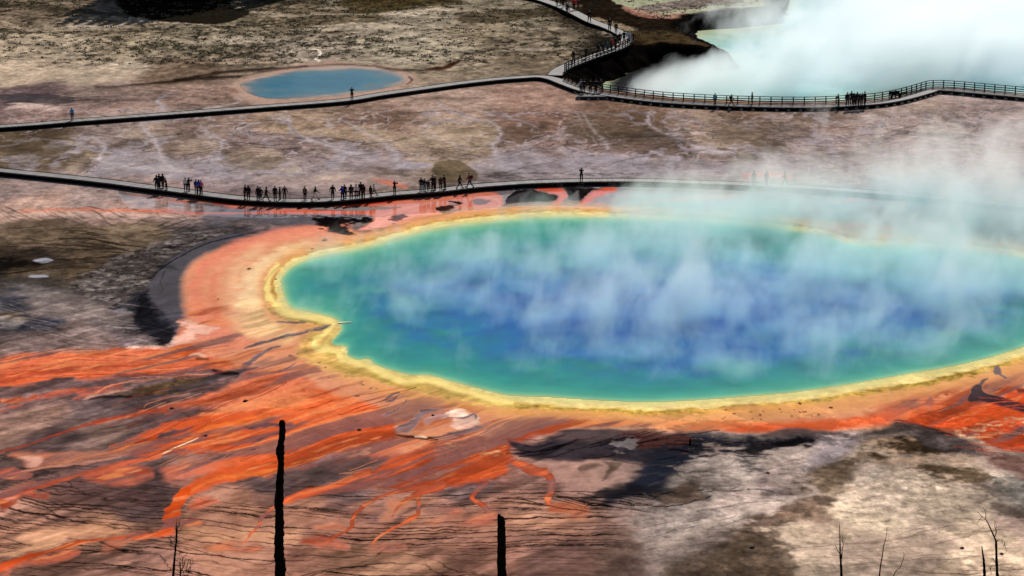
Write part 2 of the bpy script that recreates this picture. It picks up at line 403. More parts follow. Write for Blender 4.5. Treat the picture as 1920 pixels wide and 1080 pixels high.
    fill([(1075,148),(1130,138),(1180,158),(1110,160)], (60, 48, 34), 3, 6, .8, 0, 1, grain=1.2)
    fill([(1150,-10),(1250,-30),(1500,-30),(1480,12),(1340,18),(1250,32),(1170,14)], (160, 162, 128), 5, 8, .9, .5, .4)
    fill([(1165,14),(1240,24),(1290,22),(1270,34),(1200,30)], (160, 110, 94), 4, 5, .8)
    fill([(1195,16),(1230,6),(1330,0),(1400,4),(1330,12),(1260,20),(1215,22)], (126, 112, 102), 3, 3, 1, .1, .9)

    # ---- dark flats left of the pool
    for P, c, a in [([(0,430),(120,424),(280,424),(340,432),(290,448),(180,455),(60,452),(0,448)], (122,100,76), .6), ([(0,460),(90,470),(160,480),(260,470),(300,476),(180,492),(60,500),(0,504)], (60,48,38), .7),
                    ([(0,485),(60,488),(70,500),(0,510)], (26,22,20), .8), ([(30,504),(160,500),(220,510),(120,525),(20,520)], (104,84,60), .6), ([(120,440),(180,436),(200,446),(140,452)], (64,54,40), .6),
                    ([(300,425),(400,418),(470,420),(440,440),(360,460),(300,490),(250,500),(280,470),(320,445)], (62,58,62), .8)]:
        fill(P, c, 8, 14, a, .2, .8, grain=.4, streak=.7)
    for P in [[(60,488),(85,483),(100,488),(80,494)], [(55,517),(85,515),(92,520),(62,522)]]: fill(P, (138, 134, 148), 2, 2, .95, .9, 0)
    threads(46, (0, 424, 330, 530), (50, 200), (32, 25, 20), (.8, 2), -0.04, 1.4, .65)
    crk = 1 - sstep(0.0, 0.10, np.abs(fbm(X, Y, 2.2, 3, 31)))
    zone = chart([(250,470),(330,440),(420,430),(300,500),(285,560),(330,620),(300,645),(240,620),(190,570),(140,540),(180,505)], 4, True); ix = region(zone, 40)
    dz = signed(U[ix] + 20 * n1x[ix], V[ix] + 14 * n1y[ix], zone); zz = 1 - sstep(-10, 16, dz)
    put(ix, zz * .8, (84, 74, 72), .2, .9); put(ix, zz * crk[ix] * .85, (18, 17, 20)); put(ix, zz * sstep(.1, .3, fbm(X[ix], Y[ix], .9, 3, 32)) * .6, (128, 116, 110))
    for P, c, a in [([(0,552),(60,560),(60,580),(0,590)], (56,60,74), .8), ([(20,596),(60,590),(100,604),(106,628),(60,632),(20,620)], (52,58,74), .85), ([(0,588),(40,590),(54,600),(30,606),(0,600)], (96,80,62), .95),
                    ([(240,560),(300,545),(335,570),(335,620),(300,640),(255,618),(200,590)], (40,42,54), .75), ([(0,604),(40,606),(30,616),(0,622)], (168,156,150), .6), ([(220,582),(240,580),(244,590),(226,592)], (150,144,148), .8),
                    ([(60,545),(160,560),(250,590),(250,606),(140,600),(60,590)], (136,118,112), .55)]:
        fill(P, c, 9, 14, a, .6, .4, streak=.8)
    threads(40, (0, 560, 260, 660), (40, 120), (150, 134, 126), (.6, 1.6), 0.12, 1, .4)

    # ---- halo of the spring: grey, salmon, peach, yellow
    GREY = [(470,432),(420,440),(370,456),(325,482),(295,508),(275,535),(278,558),(300,585),(330,612),(330,640),(380,600),(360,540),(380,490),(440,455),(500,436)]
    fill(GREY, (70, 65, 75), 6, 4, 1, .7, .2, var=.12)
    fill([(280,545),(286,575),(318,612),(334,622),(326,640),(300,642),(262,610),(258,575)], (28, 28, 34), 5, 10, .85, .5, .8, grain=.6)
    stroke([(495,431,1.5),(440,443,2.5),(385,457,3),(340,480,3),(305,503,3),(280,520,2.5)], (30, 30, 36), 2, 3, .9, .5, .7)
    stroke([(310,510,4),(300,530,3),(305,545,2),(296,553,1.5)], (40, 38, 44), 1.5, 3, .9)
    stroke([(300,500,4),(320,502,6),(335,504,2)], (40, 38, 44), 1.5, 3, .9)
    stroke([(410,462,5),(425,456,6),(440,452,2)], (46, 44, 50), 1.5, 3, .9)
    HALO = [(346,598),(338,560),(340,520),(362,488),(410,464),(470,444),(520,432),(580,418),(620,418),(660,428),(690,436),(760,420),(860,402),(940,394),(1040,392),(1250,400),(1540,424),(1560,440),(1850,455),
            (2120,480),(2150,600),(2030,720),(1960,780),(1890,790),(1780,780),(1680,800),(1560,812),(1420,812),(1340,808),(1260,812),(1180,802),(1100,798),(1000,815),(960,826),(880,830),(760,850),
            (640,860),(560,840),(470,800),(430,770),(400,745),(470,700),(430,690),(350,670),(330,650),(336,620)]
    HL = chart(HALO, 4, True); ds = signed(U + 3 * n1x + 2 * n2x, V + 2 * n1y + 1.2 * n2y, HL)
    al = 1 - sstep(-6 - 10 * (X < -22), 3 + 3 * (X < -22), ds); ix = np.nonzero(al > 0)[0]
    put(ix, al[ix], (218, 146, 110), .6, .05, var=.06)
    S.dsh = signed(U + 2.0 * n1x, V + 1.4 * n1y, SPRING)
    dsh = S.dsh
    # warm bands, keyed to the distance from the shore
    q = dsh + 12 * n1x
    def band(pts, wd, col, f, w, a, wt=.6, **k): stroke([(x, y, wd) for x, y in pts], col, f, w, a, wt, .05, var=.05, **k)
    band([(640,424),(560,432),(480,450),(420,474),(385,500),(368,535),(372,570),(395,600),(415,622)], 26, (226,130,104), 15, 5, .8)
    band([(600,430),(520,448),(450,470),(415,498),(400,525)], 12, (236,152,120), 10, 5, .7)
    band([(405,515),(400,550),(408,585),(438,620),(440,640),(410,655)], 12, (212,112,82), 10, 5, .55)
    band([(480,470),(450,500),(440,540),(450,590),(500,630)], 30, (230,174,132), 18, 6, .9)
    band([(560,470),(500,490),(475,520),(470,560),(490,600),(540,625)], 36, (238,196,140), 16, 5, .9)
    band([(420,655),(480,640),(540,615),(580,600)], 8, (196,118,92), 6, 4, .6)
    fill([(346,598),(380,605),(440,612),(470,640),(430,660),(360,668),(332,655),(338,625)], (226,138,112), 8, 8, .8, .4, .2)
    fill([(345,604),(390,604),(420,612),(380,622),(360,640),(320,655),(330,636),(352,622)], (240,196,176), 5, 8, .65, .2, .3, grain=.8)
    # dark orange front under the pool
    band([(940,826),(1040,802),(1120,792),(1200,788),(1300,792),(1400,797),(1500,798),(1600,790),(1700,775),(1800,760)], 18, (220,92,44), 9, 5, .9)
    band([(1000,806),(1080,792),(1180,785),(1300,785),(1360,790)], 6, (196,78,46), 6, 4, .7)
    band([(1300,802),(1440,804),(1560,802),(1640,794),(1700,784)], 7, (206,76,34), 6, 4, .7)
    band([(960,790),(1100,776),(1300,774),(1500,768),(1640,752),(1760,730)], 16, (216,132,90), 10, 5, .8)
    band([(1650,735),(1750,718),(1850,690),(1925,665)], 16, (220,150,112), 12, 5, .6)
    fill([(700,760),(760,745),(830,760),(940,770),(960,800),(880,820),(780,800),(720,790)], (208,132,98), 12, 8, .6, .6)
    # ---- between the lower boardwalk and the pool, upper left
    for P, c, a in [([(40,396,4),(150,392,6),(280,396,5),(400,401,4),(520,394,4)], (232,128,92), .8), ([(0,404,6),(120,398,10),(260,404,7),(400,408,5)], (206,166,146), .7),
                    ([(250,368,4),(330,374,5),(420,378,3)], (214,112,82), .7), ([(200,380,3),(330,388,4),(470,384,3)], (188,120,100), .5)]:
        stroke(P, c, 5, 6, a, .6, .3, streak=.8)
    threads(70, (0, 385, 400, 415), (10, 40), (70, 60, 58), (.4, 1), 0.25, 3, .5)
    fill([(430,384),(560,380),(640,388),(680,402),(640,414),(560,420),(470,416),(400,420),(380,404)], (88, 82, 92), 6, 8, .85, .74, .3, streak=.8)
    fill([(585,408),(650,404),(690,402),(690,416),(640,420),(660,432),(672,444),(650,440),(600,424)], (10, 9, 11), 4, 10, .97, .5, .8, grain=.9, streak=.5)
    fill([(420,386),(560,380),(700,374),(790,366),(900,358),(935,362),(944,378),(930,396),(860,404),(760,420),(690,432),(668,430),(690,418),(700,404),(640,400),(560,402),(470,394)], (228, 126, 98), 4, 4, .95, .85, .1)
    stroke([(400,381,3),(480,384,5),(560,386,6),(640,384,7),(700,379,8),(760,371,9),(830,363,7),(890,358,4)], (206, 56, 18), 2.5, 1.5, .97, 1, .05)
    stroke([(462,390,4),(560,391,6),(640,391,6),(692,390,4)], (126, 104, 108), 2, 2, .85, .95, .1, streak=.6)
    stroke([(250,396,2),(400,400,2.5),(500,399,4),(580,398,7),(650,397,9),(700,396,9)], (222, 92, 52), 2.5, 2, .9, .95, .05)
    stroke([(560,391,4),(640,391,7),(720,390,6),(752,388,2)], (30, 24, 26), 2, 2.5, .92, .8, .05)
    fill([(728,408),(750,400),(770,398),(756,408),(738,416)], (66, 66, 78), 4, 6, .85, .6, .5, grain=1, streak=.6)
    fill([(822,388),(846,380),(866,382),(852,394),(838,400),(826,396)], (20, 16, 16), 3, 7, .95, .5, .6, grain=.8, streak=.5)
    stroke([(862,392,5),(840,400,3),(790,410,2),(750,424,2),(700,428,2),(690,424,1.5)], (46, 28, 26), 1.5, 2, .85)
    stroke([(668,449,1.5),(700,448,2),(712,440,2)], (66, 42, 36), 1.2, 1.5, .8)
    for P in [[(890,372),(920,374),(905,384),(888,382)], [(704,430),(720,431),(712,436)]]: fill(P, (70, 58, 64), 2, 4, .8, grain=.8)
    stroke([(700,410,3),(740,396,4),(820,376,3)], (240, 150, 122), 3, 3, .7)
    stroke([(880,366,3),(930,372,4),(936,388,3)], (242, 156, 130), 3, 3, .7)
    fill([(925,396),(945,380),(950,366),(970,356),(1020,352),(1120,350),(1150,356),(1110,372),(1040,392),(990,400)], (20, 16, 18), 4, 6, .95, .5, .5, grain=.3)
    fill([(950,372),(975,360),(1000,356),(985,372),(1010,380),(980,392),(950,390)], (52, 46, 54), 3, 6, .6, .8)
    stroke([(1008,354,7),(1040,356,14),(1056,366,16),(1050,378,14),(1036,390,12)], (228, 92, 62), 3, 3, .97, .6, .1)
    fill([(1040,392),(1075,360),(1085,356),(1080,390)], (46, 40, 48), 3, 5, .8, .82)
    stroke([(1150,354,12),(1120,362,14),(1095,378,10),(1080,392,6)], (228, 96, 66), 3, 3, .97, .6, .1)
    fill([(1165,352),(1400,352),(1560,362),(1700,376),(1900,400),(1920,470),(1700,452),(1560,432),(1400,412),(1240,402),(1140,396)], (140, 118, 124), 8, 10, .7, .74, .2, streak=.8)
    for P in [[(1190,384,6),(1300,370,8),(1380,366,5)], [(1560,380,5),(1640,372,8),(1720,370,5)], [(1540,420,10),(1600,424,14),(1680,430,8)], [(1400,330,6),(1440,326,8),(1480,330,5)], [(700,336,3),(740,345,8),(762,350,6)]]:
        stroke(P, (216, 116, 92), 5, 6, .8, .6, .2)
    stroke([(1570,448,5),(1600,452,7),(1640,450,6)], (80, 70, 84), 4, 3, .8)

    # yellow rim
    S.dsh = dsh; up = sstep(float(ground(0, 650)[1]), float(ground(0, 600)[1]), Y)
    wscale = 1.0 + 0.5 * (1 - up) * 0
    lft = 1 - sstep(10, 45, X + 20)
    r1 = 20 * (1 + .5 * n1x); r2 = (34 + 18 * (n1y > 0) * n1y)
    ix = np.nonzero((dsh < 90))[0]; dd = dsh[ix] + 3 * n2x[ix]
    warm = sstep(-.2, .5, st3[ix])
    put(ix, 1 - sstep(16, 40, dd + 5 * n1y[ix]), (222, 158, 100), .6, .1, var=.05)
    farside = sstep(235, 262, gYd[ix]) * .45
    gold = 1 - sstep(11, 17, dd + 4 * n1x[ix] + 5 * fine[ix])
    put(ix, gold * (.92 - farside), (206, 168, 82), .6, .8, var=.3)
    put(ix, (sstep(7, 10, dd) - sstep(11, 16, dd + 4 * fine[ix])) * sstep(-.25, .2, st2[ix] + .6 * fine[ix]) * (.8 - farside), (140, 116, 44), .6, .9, var=.4)
    put(ix, (1 - sstep(6.5, 9.5, dd + 3 * n1y[ix])) * .95, (234, 208, 138), .6, .3, var=.12)
    put(ix, 1 - sstep(1, 5, dd), (216, 204, 136), .6, .1, var=.05)
    # left and lower-left rim is broader: pale cream ribbon plus olive backing
    fill([(560,640),(590,610),(640,604),(634,640),(660,672),(720,692),(780,704),(860,722),(940,745),(1000,758),(960,764),(860,754),(780,736),(700,716),(620,700),(560,672)], (200, 166, 92), 7, 5, .7, .6, .2, grain=.6, var=.2)
    band([(520,500),(505,520),(500,548),(515,572),(545,590),(590,596),(622,604),(612,622),(590,636),(592,650),(630,656),(640,672),(680,684),(720,700),(760,714),(800,712),(850,728),(910,744),(960,752)], 11, (242,214,132), 4, 3, .95)
    band([(535,492),(508,515),(492,545),(505,580),(540,598),(570,606)], 4, (190,160,98), 3, 3, .7)
    band([(600,625),(575,640),(580,665),(640,690),(700,706),(760,726),(840,744)], 5, (170,142,66), 4, 3, .7)
    band([(690,476),(640,484),(590,495),(545,512)], 5, (244,210,140), 3, 2, .7)
    band([(700,730),(780,746),(860,762),(960,772),(1100,774),(1240,776),(1400,770),(1520,758)], 5, (226,158,84), 4, 4, .8, grain=.7)
    # dark seams inside the halo
    SE = [([(448,702,5),(500,696,4),(540,684,3)], 0)]
    for P in [[(460,652,3),(500,640,6),(540,628,7),(575,622,5)], [(575,620,3),(600,616,7),(620,608,3)], [(520,603,2),(545,604,4),(575,604,2)],
              [(460,684,12),(480,670,9),(505,655,5),(525,650,2)], [(440,704,10),(470,694,8),(486,686,3)],
              [(640,842,5),(668,818,7),(700,790,13),(730,776,6),(762,752,2)], [(570,848,8),(610,838,14),(636,820,8)],
              [(716,752,3),(728,744,6),(746,738,3),(738,750,4),(722,754,3)], [(522,698,3),(538,690,5),(552,682,3)], [(632,758,4),(648,756,8),(660,758,4)], [(740,806,12),(768,800,16),(785,780,14),(800,772,8),(830,768,3)],
              [(800,822,8),(860,814,9),(900,800,5),(922,790,2)], [(1868,700,5),(1872,690,9),(1876,702,6),(1884,708,8)], [(1735,758,3),(1746,750,8),(1738,766,4)]]:
        stroke(P, (92, 80, 88), 1.8, 2.5, .92, .7, .4, grain=.3)
    stroke([(722,812,5),(760,817,7),(800,822,8),(820,824,6)], (10, 9, 10), 2, 3, .95, .6, .8)
    stroke([(778,818,3),(790,818,5),(800,820,3)], (210, 190, 160), 1.5, 2, .8)
    fill([(822,780),(850,768),(890,776),(900,790),(890,800),(860,806),(840,798),(848,788)], (232, 196, 178), 3, 5, .92, .1, .5, grain=.6)
    stroke([(836,782,3),(868,784,5),(888,776,4),(892,784,3)], (100, 84, 90), 1.6, 2, .9)
    fill([(790,786),(816,774),(838,774),(832,784),(812,790),(800,800)], (112, 98, 104), 4, 4, .8)
    specks(16, (540,660,720,760), (120, 84, 70), (.8, 2.2), .8); specks(22, (1330,766,1540,790), (126, 66, 44), (.5, 1.5), .8)
    for x, y, r in [(467,504,6),(608,450,7),(541,522,2.5),(517,524,1.6),(585,467,3),(404,556,1.6),(409,560,1.6),(618,758,4),(674,807,3),(557,720,2),(1558,765,3.5),(1500,757,2),(1775,741,5),(1788,762,3),(460,752,3.5),(322,766,3),(36,829,3),(388,817,2),(120,625,2),(1440,887,3),(1540,912,3),(1528,900,2),(1410,1027,3),(1804,1028,2.5),(1878,1039,3),(1290,1058,2)]:
        gx, gy = ground(x, y); L = np.array([[gx * KX - r, gy * KY], [gx * KX + r, gy * KY]]); ix = region(L, r + 2)
        if len(ix):
            d, _ = seg_dist(U[ix], V[ix], L); put(ix, .95 * (1 - sstep(r * .1, r * .5 + .8, d + np.abs(U[ix] - gx * KX) * .35 + 1.4 * fine[ix])), (34, 26, 24), None, .8, 0)

    # ---- the orange run-off fans, lower left
    OR = (208, 86, 42); OR2 = (220, 116, 74); RED = (150, 48, 20); SAL = (226, 130, 96)
    fill([(0,672),(100,664),(200,654),(300,648),(345,650),(400,668),(470,690),(400,694),(300,702),(200,712),(100,712),(0,730)], (218,108,70), 7, 8, .95, .6, .3, streak=.5)
    fill([(0,700),(80,692),(200,686),(330,668),(360,650),(370,665),(300,682),(180,696),(80,706),(0,722)], (176,66,34), 5, 6, .7, .6, .3, streak=.6)
    stroke([(0,722,7),(60,712,9),(130,704,8),(220,700,6),(330,690,4)], (230,96,36), 3, 4, .9, .7, .3)
    stroke([(0,718,8),(50,708,6),(120,694,5),(220,684,4),(320,668,4)], RED, 4, 4, .6, .7)
    fill([(330,646),(360,642),(366,660),(340,672),(322,662)], (196,84,36), 5, 6, .9)
    stroke([(240,648,3),(280,652,5),(320,650,5)], (240,200,180), 3, 4, .7, grain=1)
    stroke([(356,668,5),(372,664,6),(385,668,4)], (236,186,160), 3, 4, .8); stroke([(370,672,4),(390,674,4)], (110,70,44), 2, 2, .9)
    for P in [[(20,735,3),(90,724,5),(160,718,7),(230,708,9),(300,706,5)], [(180,720,4),(240,712,8),(320,704,6),(400,700,4)]]: stroke(P, (104,84,86), 4, 6, .9, .4)
    for P in [[(0,755,5),(60,746,8),(110,736,10),(170,730,7),(220,722,3)], [(0,768,3),(40,758,4)], [(140,745,6),(180,736,7),(230,728,4)]]: stroke(P, (206,100,74), 4, 6, .85, .5, .4, grain=.6)
    stroke([(180,738,3),(210,722,3),(270,714,3),(330,706,2.5),(400,700,2)], (240,150,112), 1.5, 3, .9)
    stroke([(160,745,5),(210,735,6),(250,728,3)], (190,140,118), 4, 4, .6)
    fill([(170,748),(230,738),(280,724),(340,706),(400,700),(470,688),(480,690),(430,706),(360,730),(270,746),(200,750)], (74,68,72), 5, 6, .9, .3, .6)
    fill([(215,742),(250,730),(300,716),(350,708),(380,712),(350,724),(300,738),(240,746)], (98,80,60), 4, 6, .95, .1, 1, grain=1)
    stroke([(170,747,3),(210,745,5),(250,744,4)], (28,22,20), 2, 3, .8); stroke([(400,694,5),(420,697,8),(445,702,8)], (22,20,22), 2.5, 5, .85)
    # long dark-red ribbon
    stroke([(0,846,3),(40,838,4),(100,818,4),(160,798,6),(190,790,9),(240,778,7),(320,768,5),(420,756,6)], RED, 2, 3, .95, .7)
    stroke([(220,782,3),(320,766,8),(400,748,22),(460,730,34),(500,720,40)], (206,96,66), 5, 6, .9, .5, .4, grain=.5)
    fill([(300,762),(380,740),(440,712),(480,692),(560,700),(600,730),(560,748),(480,752),(420,760),(360,766)], (218,116,80), 8, 6, .9, .5, .3)
    stroke([(320,768,6),(370,762,8),(430,756,6),(470,748,5)], (104,84,84), 4, 5, .75, .4, streak=.8)
    # the great apron from the pool towards the lower left
    fill([(200,848),(230,832),(270,812),(320,790),(390,774),(470,764),(560,744),(620,740),(680,770),(720,800),(640,820),(560,836),(520,850),(470,858),(400,850),(330,850),(280,856)], OR, 5, 6, .97, .6, .3, streak=.35, grain=.3)
    fill([(470,764),(600,732),(700,765),(740,812),(660,835),(560,860),(480,884),(420,890),(360,888),(440,852),(530,835),(600,812)], (222,100,54), 6, 6, .95, .6, .3, streak=.3)
    fill([(380,760),(480,735),(560,730),(600,745),(500,765),(420,775)], (226,122,84), 8, 6, .7)
    stroke([(486,772,5),(520,755,8),(570,735,6)], (160,66,38), 5, 5, .7)
    stroke([(185,860,5),(230,842,12),(290,820,8),(320,812,4)], (150,56,20), 5, 6, .85, .5, .4)
    stroke([(280,850,3),(340,826,6),(400,800,8),(500,780,6)], (238,116,52), 4, 4, .9, .6)
    for P in [[(300,816,8),(330,808,10),(360,800,4)], [(310,848,3),(345,832,9),(385,818,5)], [(440,806,5),(480,798,9),(550,796,5)], [(470,830,4),(500,820,8),(540,806,6)], [(370,870,8),(420,858,8),(480,842,6)]]: stroke(P, (94,80,84), 3, 5, .9, .4, .4)
    stroke([(290,856,2),(320,844,3),(370,820,2)], (248,206,160), 1.2, 2, .8); stroke([(540,852,2),(580,838,2.5),(600,826,1.5)], (248,190,140), 1.2, 2, .9); stroke([(378,817,3),(386,817,3)], (30,22,20), 1, 1, .9)
    for P in [[(470,905),(520,900),(600,905),(600,930),(520,940),(470,930)], [(690,950),(740,925),(780,950),(740,980),(690,985)], [(810,925),(890,925),(870,960),(800,960)], [(600,930),(660,925),(650,960),(590,975)], [(150,880),(230,865),(250,874),(180,884)], [(330,960),(220,930),(160,920),(180,950),(260,975),(318,965)]]:
        fill(P, (88, 74, 76), 8, 10, .6, .3, .3, streak=1)
    for P, c, a in [([(350,1000),(430,990),(520,1000),(560,1020),(480,1030),(380,1025)], (206,156,120), .6), ([(240,1010),(330,1015),(420,1035),(380,1060),(280,1050)], (160,118,96), .6), ([(560,1020),(700,1030),(760,1050),(640,1060),(560,1050)], (150,114,94), .6),
                    ([(690,1065),(800,1055),(860,1085),(680,1090)], (172,136,110), .6), ([(340,870),(420,880),(440,900),(370,905)], (190,120,92), .6), ([(100,930),(220,925),(290,945),(200,960),(110,950)], (104,78,74), .6), ([(0,985),(70,975),(120,990),(80,1010),(0,1020)], (166,122,98), .6),
                    ([(950,965),(1050,975),(1130,990),(1060,1005),(960,995)], (186,140,112), .6), ([(840,985),(930,990),(930,1010),(850,1010)], (176,124,98), .5)]:
        fill(P, c, 12, 14, a, .3, .3, streak=.8)
    # terrace lips: level lines of the gently warped flow field
    BK = (30, 22, 22)
    zt = (Y < float(ground(0, 868)[1])) & (X < 10) & (Y > 150); ix = np.nonzero(zt)[0]
    x_, y_, u_, v_ = X[ix], Y[ix], U[ix], V[ix]
    px_ = 960 + u_ / 18 * F_PX / np.hypot(y_, CAM_H); dn_ = sstep(float(ground(0, 870)[1]), float(ground(0, 945)[1]), y_)
    tilt = np.interp(px_, [0, 330, 520, 900, 1150], [.10, .08, .03, -.02, -.02])
    fld = v_ + u_ * tilt * .42 + 7.0 * fbm(x_, y_ * .5, 13.0, 3, 131) + 2.6 * fbm(x_, y_ * .6, 3.2, 4, 132) + 1.0 * fbm(x_, y_, .9, 3, 133)
    for sp_, wd_, sd_, th_, aa in ((5.2, .36, 0, -.12, .9), (3.1, .24, 40, .02, .75), (8.5, .52, 80, -.05, .95)):
        fr = np.abs(((fld + sd_) / sp_) % 1.0 - .5) * sp_ ; row = np.floor((fld + sd_) / sp_)
        pres = vnoise(x_ * .55 + row * 7.7, row * 3.1 + x_ * 0, 5.0, sd_)
        tl = sstep(th_, th_ + .12, pres) * dn_ * (1 - sstep(wd_ * .5, wd_ * .5 + .38, fr)) * (1 - sstep(1120, 1190, px_) * .9)
        bottom = 1 - .55 * sstep(float(ground(0, 1020)[1]), float(ground(0, 1050)[1]), y_) * (sp_ < 8)
        put(ix, tl * aa * bottom, BK, None, None, 0)
    threads(10, (0, 1000, 560, 1080), (160, 380), BK, (.8, 1.6), 0.08, 1.4, .8)
    threads(40, (60, 770, 420, 860), (30, 110), (64, 56, 60), (.6, 1.4), -0.12, 1.6, .5)
    threads(20, (0, 840, 160, 940), (50, 130), (40, 32, 34), (.7, 1.6), 0.22, 1.8, .6)
    for P in [[(0,858,5),(30,860,8),(50,880,8),(100,905,9)], [(60,900,6),(110,898,9),(90,890,5)]]: stroke(P, (62, 54, 58), 4, 8, .6, grain=.8)
    # ribbon A: from the apron down to the left edge
    fill([(15,852),(60,848),(170,854),(240,846),(232,856),(170,866),(110,876),(60,880),(30,866)], (206,124,92), 6, 6, .9, .5, .3)
    fill([(30,858),(70,856),(76,870),(62,880),(44,872)], (236,180,160), 4, 5, .7)
    stroke([(40,886,4),(120,874,3),(210,862,4),(226,854,3)], (228,150,120), 2, 3, .8)
    stroke([(300,856,9),(240,868,7),(170,884,7),(110,902,9),(60,914,12),(30,920,14)], (220,96,54), 3, 3, .95, .7)
    fill([(140,890),(200,876),(260,876),(285,890),(270,904),(210,910),(160,900)], (212,104,74), 6, 6, .85); stroke([(190,893,3),(230,892,4),(262,884,3)], (244,170,130), 3, 3, .8)
    fill([(0,882),(20,878),(40,888),(60,894),(30,900),(0,894)], (224,110,84), 4, 5, .9)
    fill([(30,912),(60,906),(68,928),(90,926),(90,936),(40,930),(30,950),(0,960),(0,925)], (216,100,72), 5, 6, .9, .5); fill([(10,934),(28,930),(40,946),(20,948)], (246,170,140), 4, 5, .7)
    fill([(300,888),(360,874),(400,868),(406,884),(370,896),(330,904),(304,900)], (216,112,84), 5, 8, .75, streak=.5)
    # ribbon B: wide channel bending at (320,930)
    stroke([(720,812,50),(640,832,44),(560,856,40),(500,872,34),(440,888,28),(380,906,24),(345,926,22)], OR, 4, 3, .97, .6, .5, grain=.3, streak=.3)
    stroke([(700,835,10),(600,855,10),(500,884,8),(420,898,6),(372,912,5),(342,940,5)], (240,130,60), 4, 4, .6, .6)
    stroke([(345,926,22),(325,955,24),(322,975,26),(310,996,22),(290,1003,12),(220,1010,6),(160,1016,6),(100,1028,9),(40,1048,12),(0,1068,16)], (214,78,26), 3, 3, .97, .6, .4)
    stroke([(330,1000,9),(300,1006,6),(230,1012,4)], (228,108,70), 4, 3, .7)
    fill([(370,935),(400,938),(410,945),(370,955),(352,950)], (226,116,84), 5, 5, .85); fill([(340,975),(372,974),(374,982),(345,990)], (222,100,66), 4, 5, .85)
    fill([(60,1045),(130,1025),(150,1035),(120,1050),(80,1058),(30,1065),(20,1078),(0,1080),(0,1066)], (222,106,72), 5, 6, .7)
    fill([(190,1020),(240,1014),(230,1030),(200,1036)], (220,116,84), 5, 6, .6)
    fill([(35,1000),(110,985),(130,1005),(100,1022),(0,1040),(0,1030),(50,1015)], (200,158,124), 6, 8, .7); fill([(110,990),(180,985),(240,1003),(140,1010)], (206,152,116), 6, 8, .7)
    # ribbon C: middle delta
    fill([(535,940),(600,912),(660,896),(700,880),(740,850),(800,838),(880,822),(945,830),(955,862),(940,890),(880,906),(820,914),(780,920),(720,912),(640,918),(580,930)], OR, 5, 5, .96, .6, .35, grain=.3, streak=.2)
    fill([(810,828),(880,824),(948,832),(956,860),(920,870),(860,866),(800,850)], (230,110,60), 6, 6, .8, .3, .6, grain=.8)
    for P in [[(820,838,3),(880,836,5),(944,838,5)], [(900,848,5),(945,852,10)]]: stroke(P, (250,200,150), 3, 4, .6, .2, .8, grain=1.6)
    fill([(600,868),(660,850),(690,846),(730,852),(720,868),(670,884),(640,890)], (110,86,84), 5, 6, .95, .4, .3, streak=.3)
    stroke([(535,882,6),(590,868,8),(640,852,10),(690,842,6)], (104,86,88), 4, 5, .9); stroke([(665,888,3),(700,885,1.5),(720,880,1)], (60,44,40), 1.5, 2, .7)
    fill([(722,814),(800,826),(820,826),(760,840),(720,860),(690,856),(700,836)], (196,98,72), 6, 5, .75)
    stroke([(700,895,2),(760,900,4),(820,912,4)], (104,50,28), 2.5, 4, .75, grain=.5); stroke([(790,902,3),(816,890,4)], (96,70,66), 2, 2, .8)
    # thin channels of the delta
    for P in [[(690,884,12),(620,912,12),(560,928,11),(535,938,9),(512,952,7),(490,972,8),(486,985,6),(470,1002,4),(452,1020,2)],
              [(800,912,8),(740,924,4),(700,936,4),(670,958,5),(660,975,6),(662,985,4),(640,1000,4),(610,1018,2)],
              [(830,908,12),(790,922,9),(782,935,7),(784,955,6),(780,968,6),(745,985,4),(715,1002,4),(700,1020,3)], [(784,925,6),(750,945,5),(736,965,3)],
              [(912,905,8),(896,918,8),(884,932,8),(890,942,7),(910,954,6),(922,962,3)], [(955,858,10),(985,875,14),(1008,884,14),(1026,888,14),(1034,905,14),(1028,930,12),(1028,944,8)]]:
        stroke(P, (212,82,32), 2.2, 2.5, .95, .7, .3); stroke([(x, y, w * .35) for x, y, w in P], (238,120,56), 1.8, 2.5, .6)
    for P, c in [([(388,1030),(430,1022),(475,1025),(480,1040),(430,1048),(395,1045)], (214,108,76)), ([(570,1018),(640,1014),(660,1024),(600,1032)], (222,112,82)), ([(690,1018),(760,1018),(720,1030)], (226,120,88)), ([(1030,952),(1070,956),(1100,965),(1080,978),(1040,970)], (214,124,86)),
                 ([(590,985),(650,975),(660,990),(600,1005)], (232,150,116)), ([(720,935),(770,940),(740,965),(720,975),(710,950)], (234,158,124)), ([(800,965),(850,960),(860,975),(800,985)], (222,128,96)), ([(850,985),(920,960),(930,975),(880,990)], (214,120,92))]:
        fill(P, c, 7, 9, .7, .4, .2, streak=.6)
    for P in [[(0,940,1.4),(60,945,1.6),(130,975,1.6),(200,990,1.4),(290,1000,1.2)], [(0,962,1.4),(100,972,1.8),(200,985,1.8),(300,998,1.4)], [(180,1020,1.4),(230,1036,1.6),(300,1048,1.4),(320,1068,1.2)], [(350,1050,1.2),(430,1062,1.4),(500,1068,1.4)],
              [(540,1046,1.2),(620,1046,1.4),(700,1038,1.6),(770,1040,1.6),(840,1066,1.4),(900,1075,1.2)], [(560,1080,1.4),(640,1068,1.6),(720,1058,1.8),(790,1064,1.4),(830,1085,1.2)], [(700,1003,1.2),(780,1003,1.4),(870,1004,1.4),(935,1002,1.2)], [(950,1003,1.2),(1020,1002,1.4),(1080,1010,1.0)], [(130,905,1.2),(160,930,1.4),(240,940,1.4),(330,936,1)]]:
        stroke(P, BK, 1.2, 5, .85)

    threads(46, (210, 750, 720, 880), (30, 130), (138, 46, 20), (.6, 1.8), -.34, .8, .75)
    threads(30, (260, 750, 720, 880), (20, 90), (240, 150, 100), (.4, 1.0), -.34, .8, .5)
    threads(24, (560, 830, 940, 920), (30, 110), (150, 52, 22), (.6, 1.6), -.26, .8, .7)
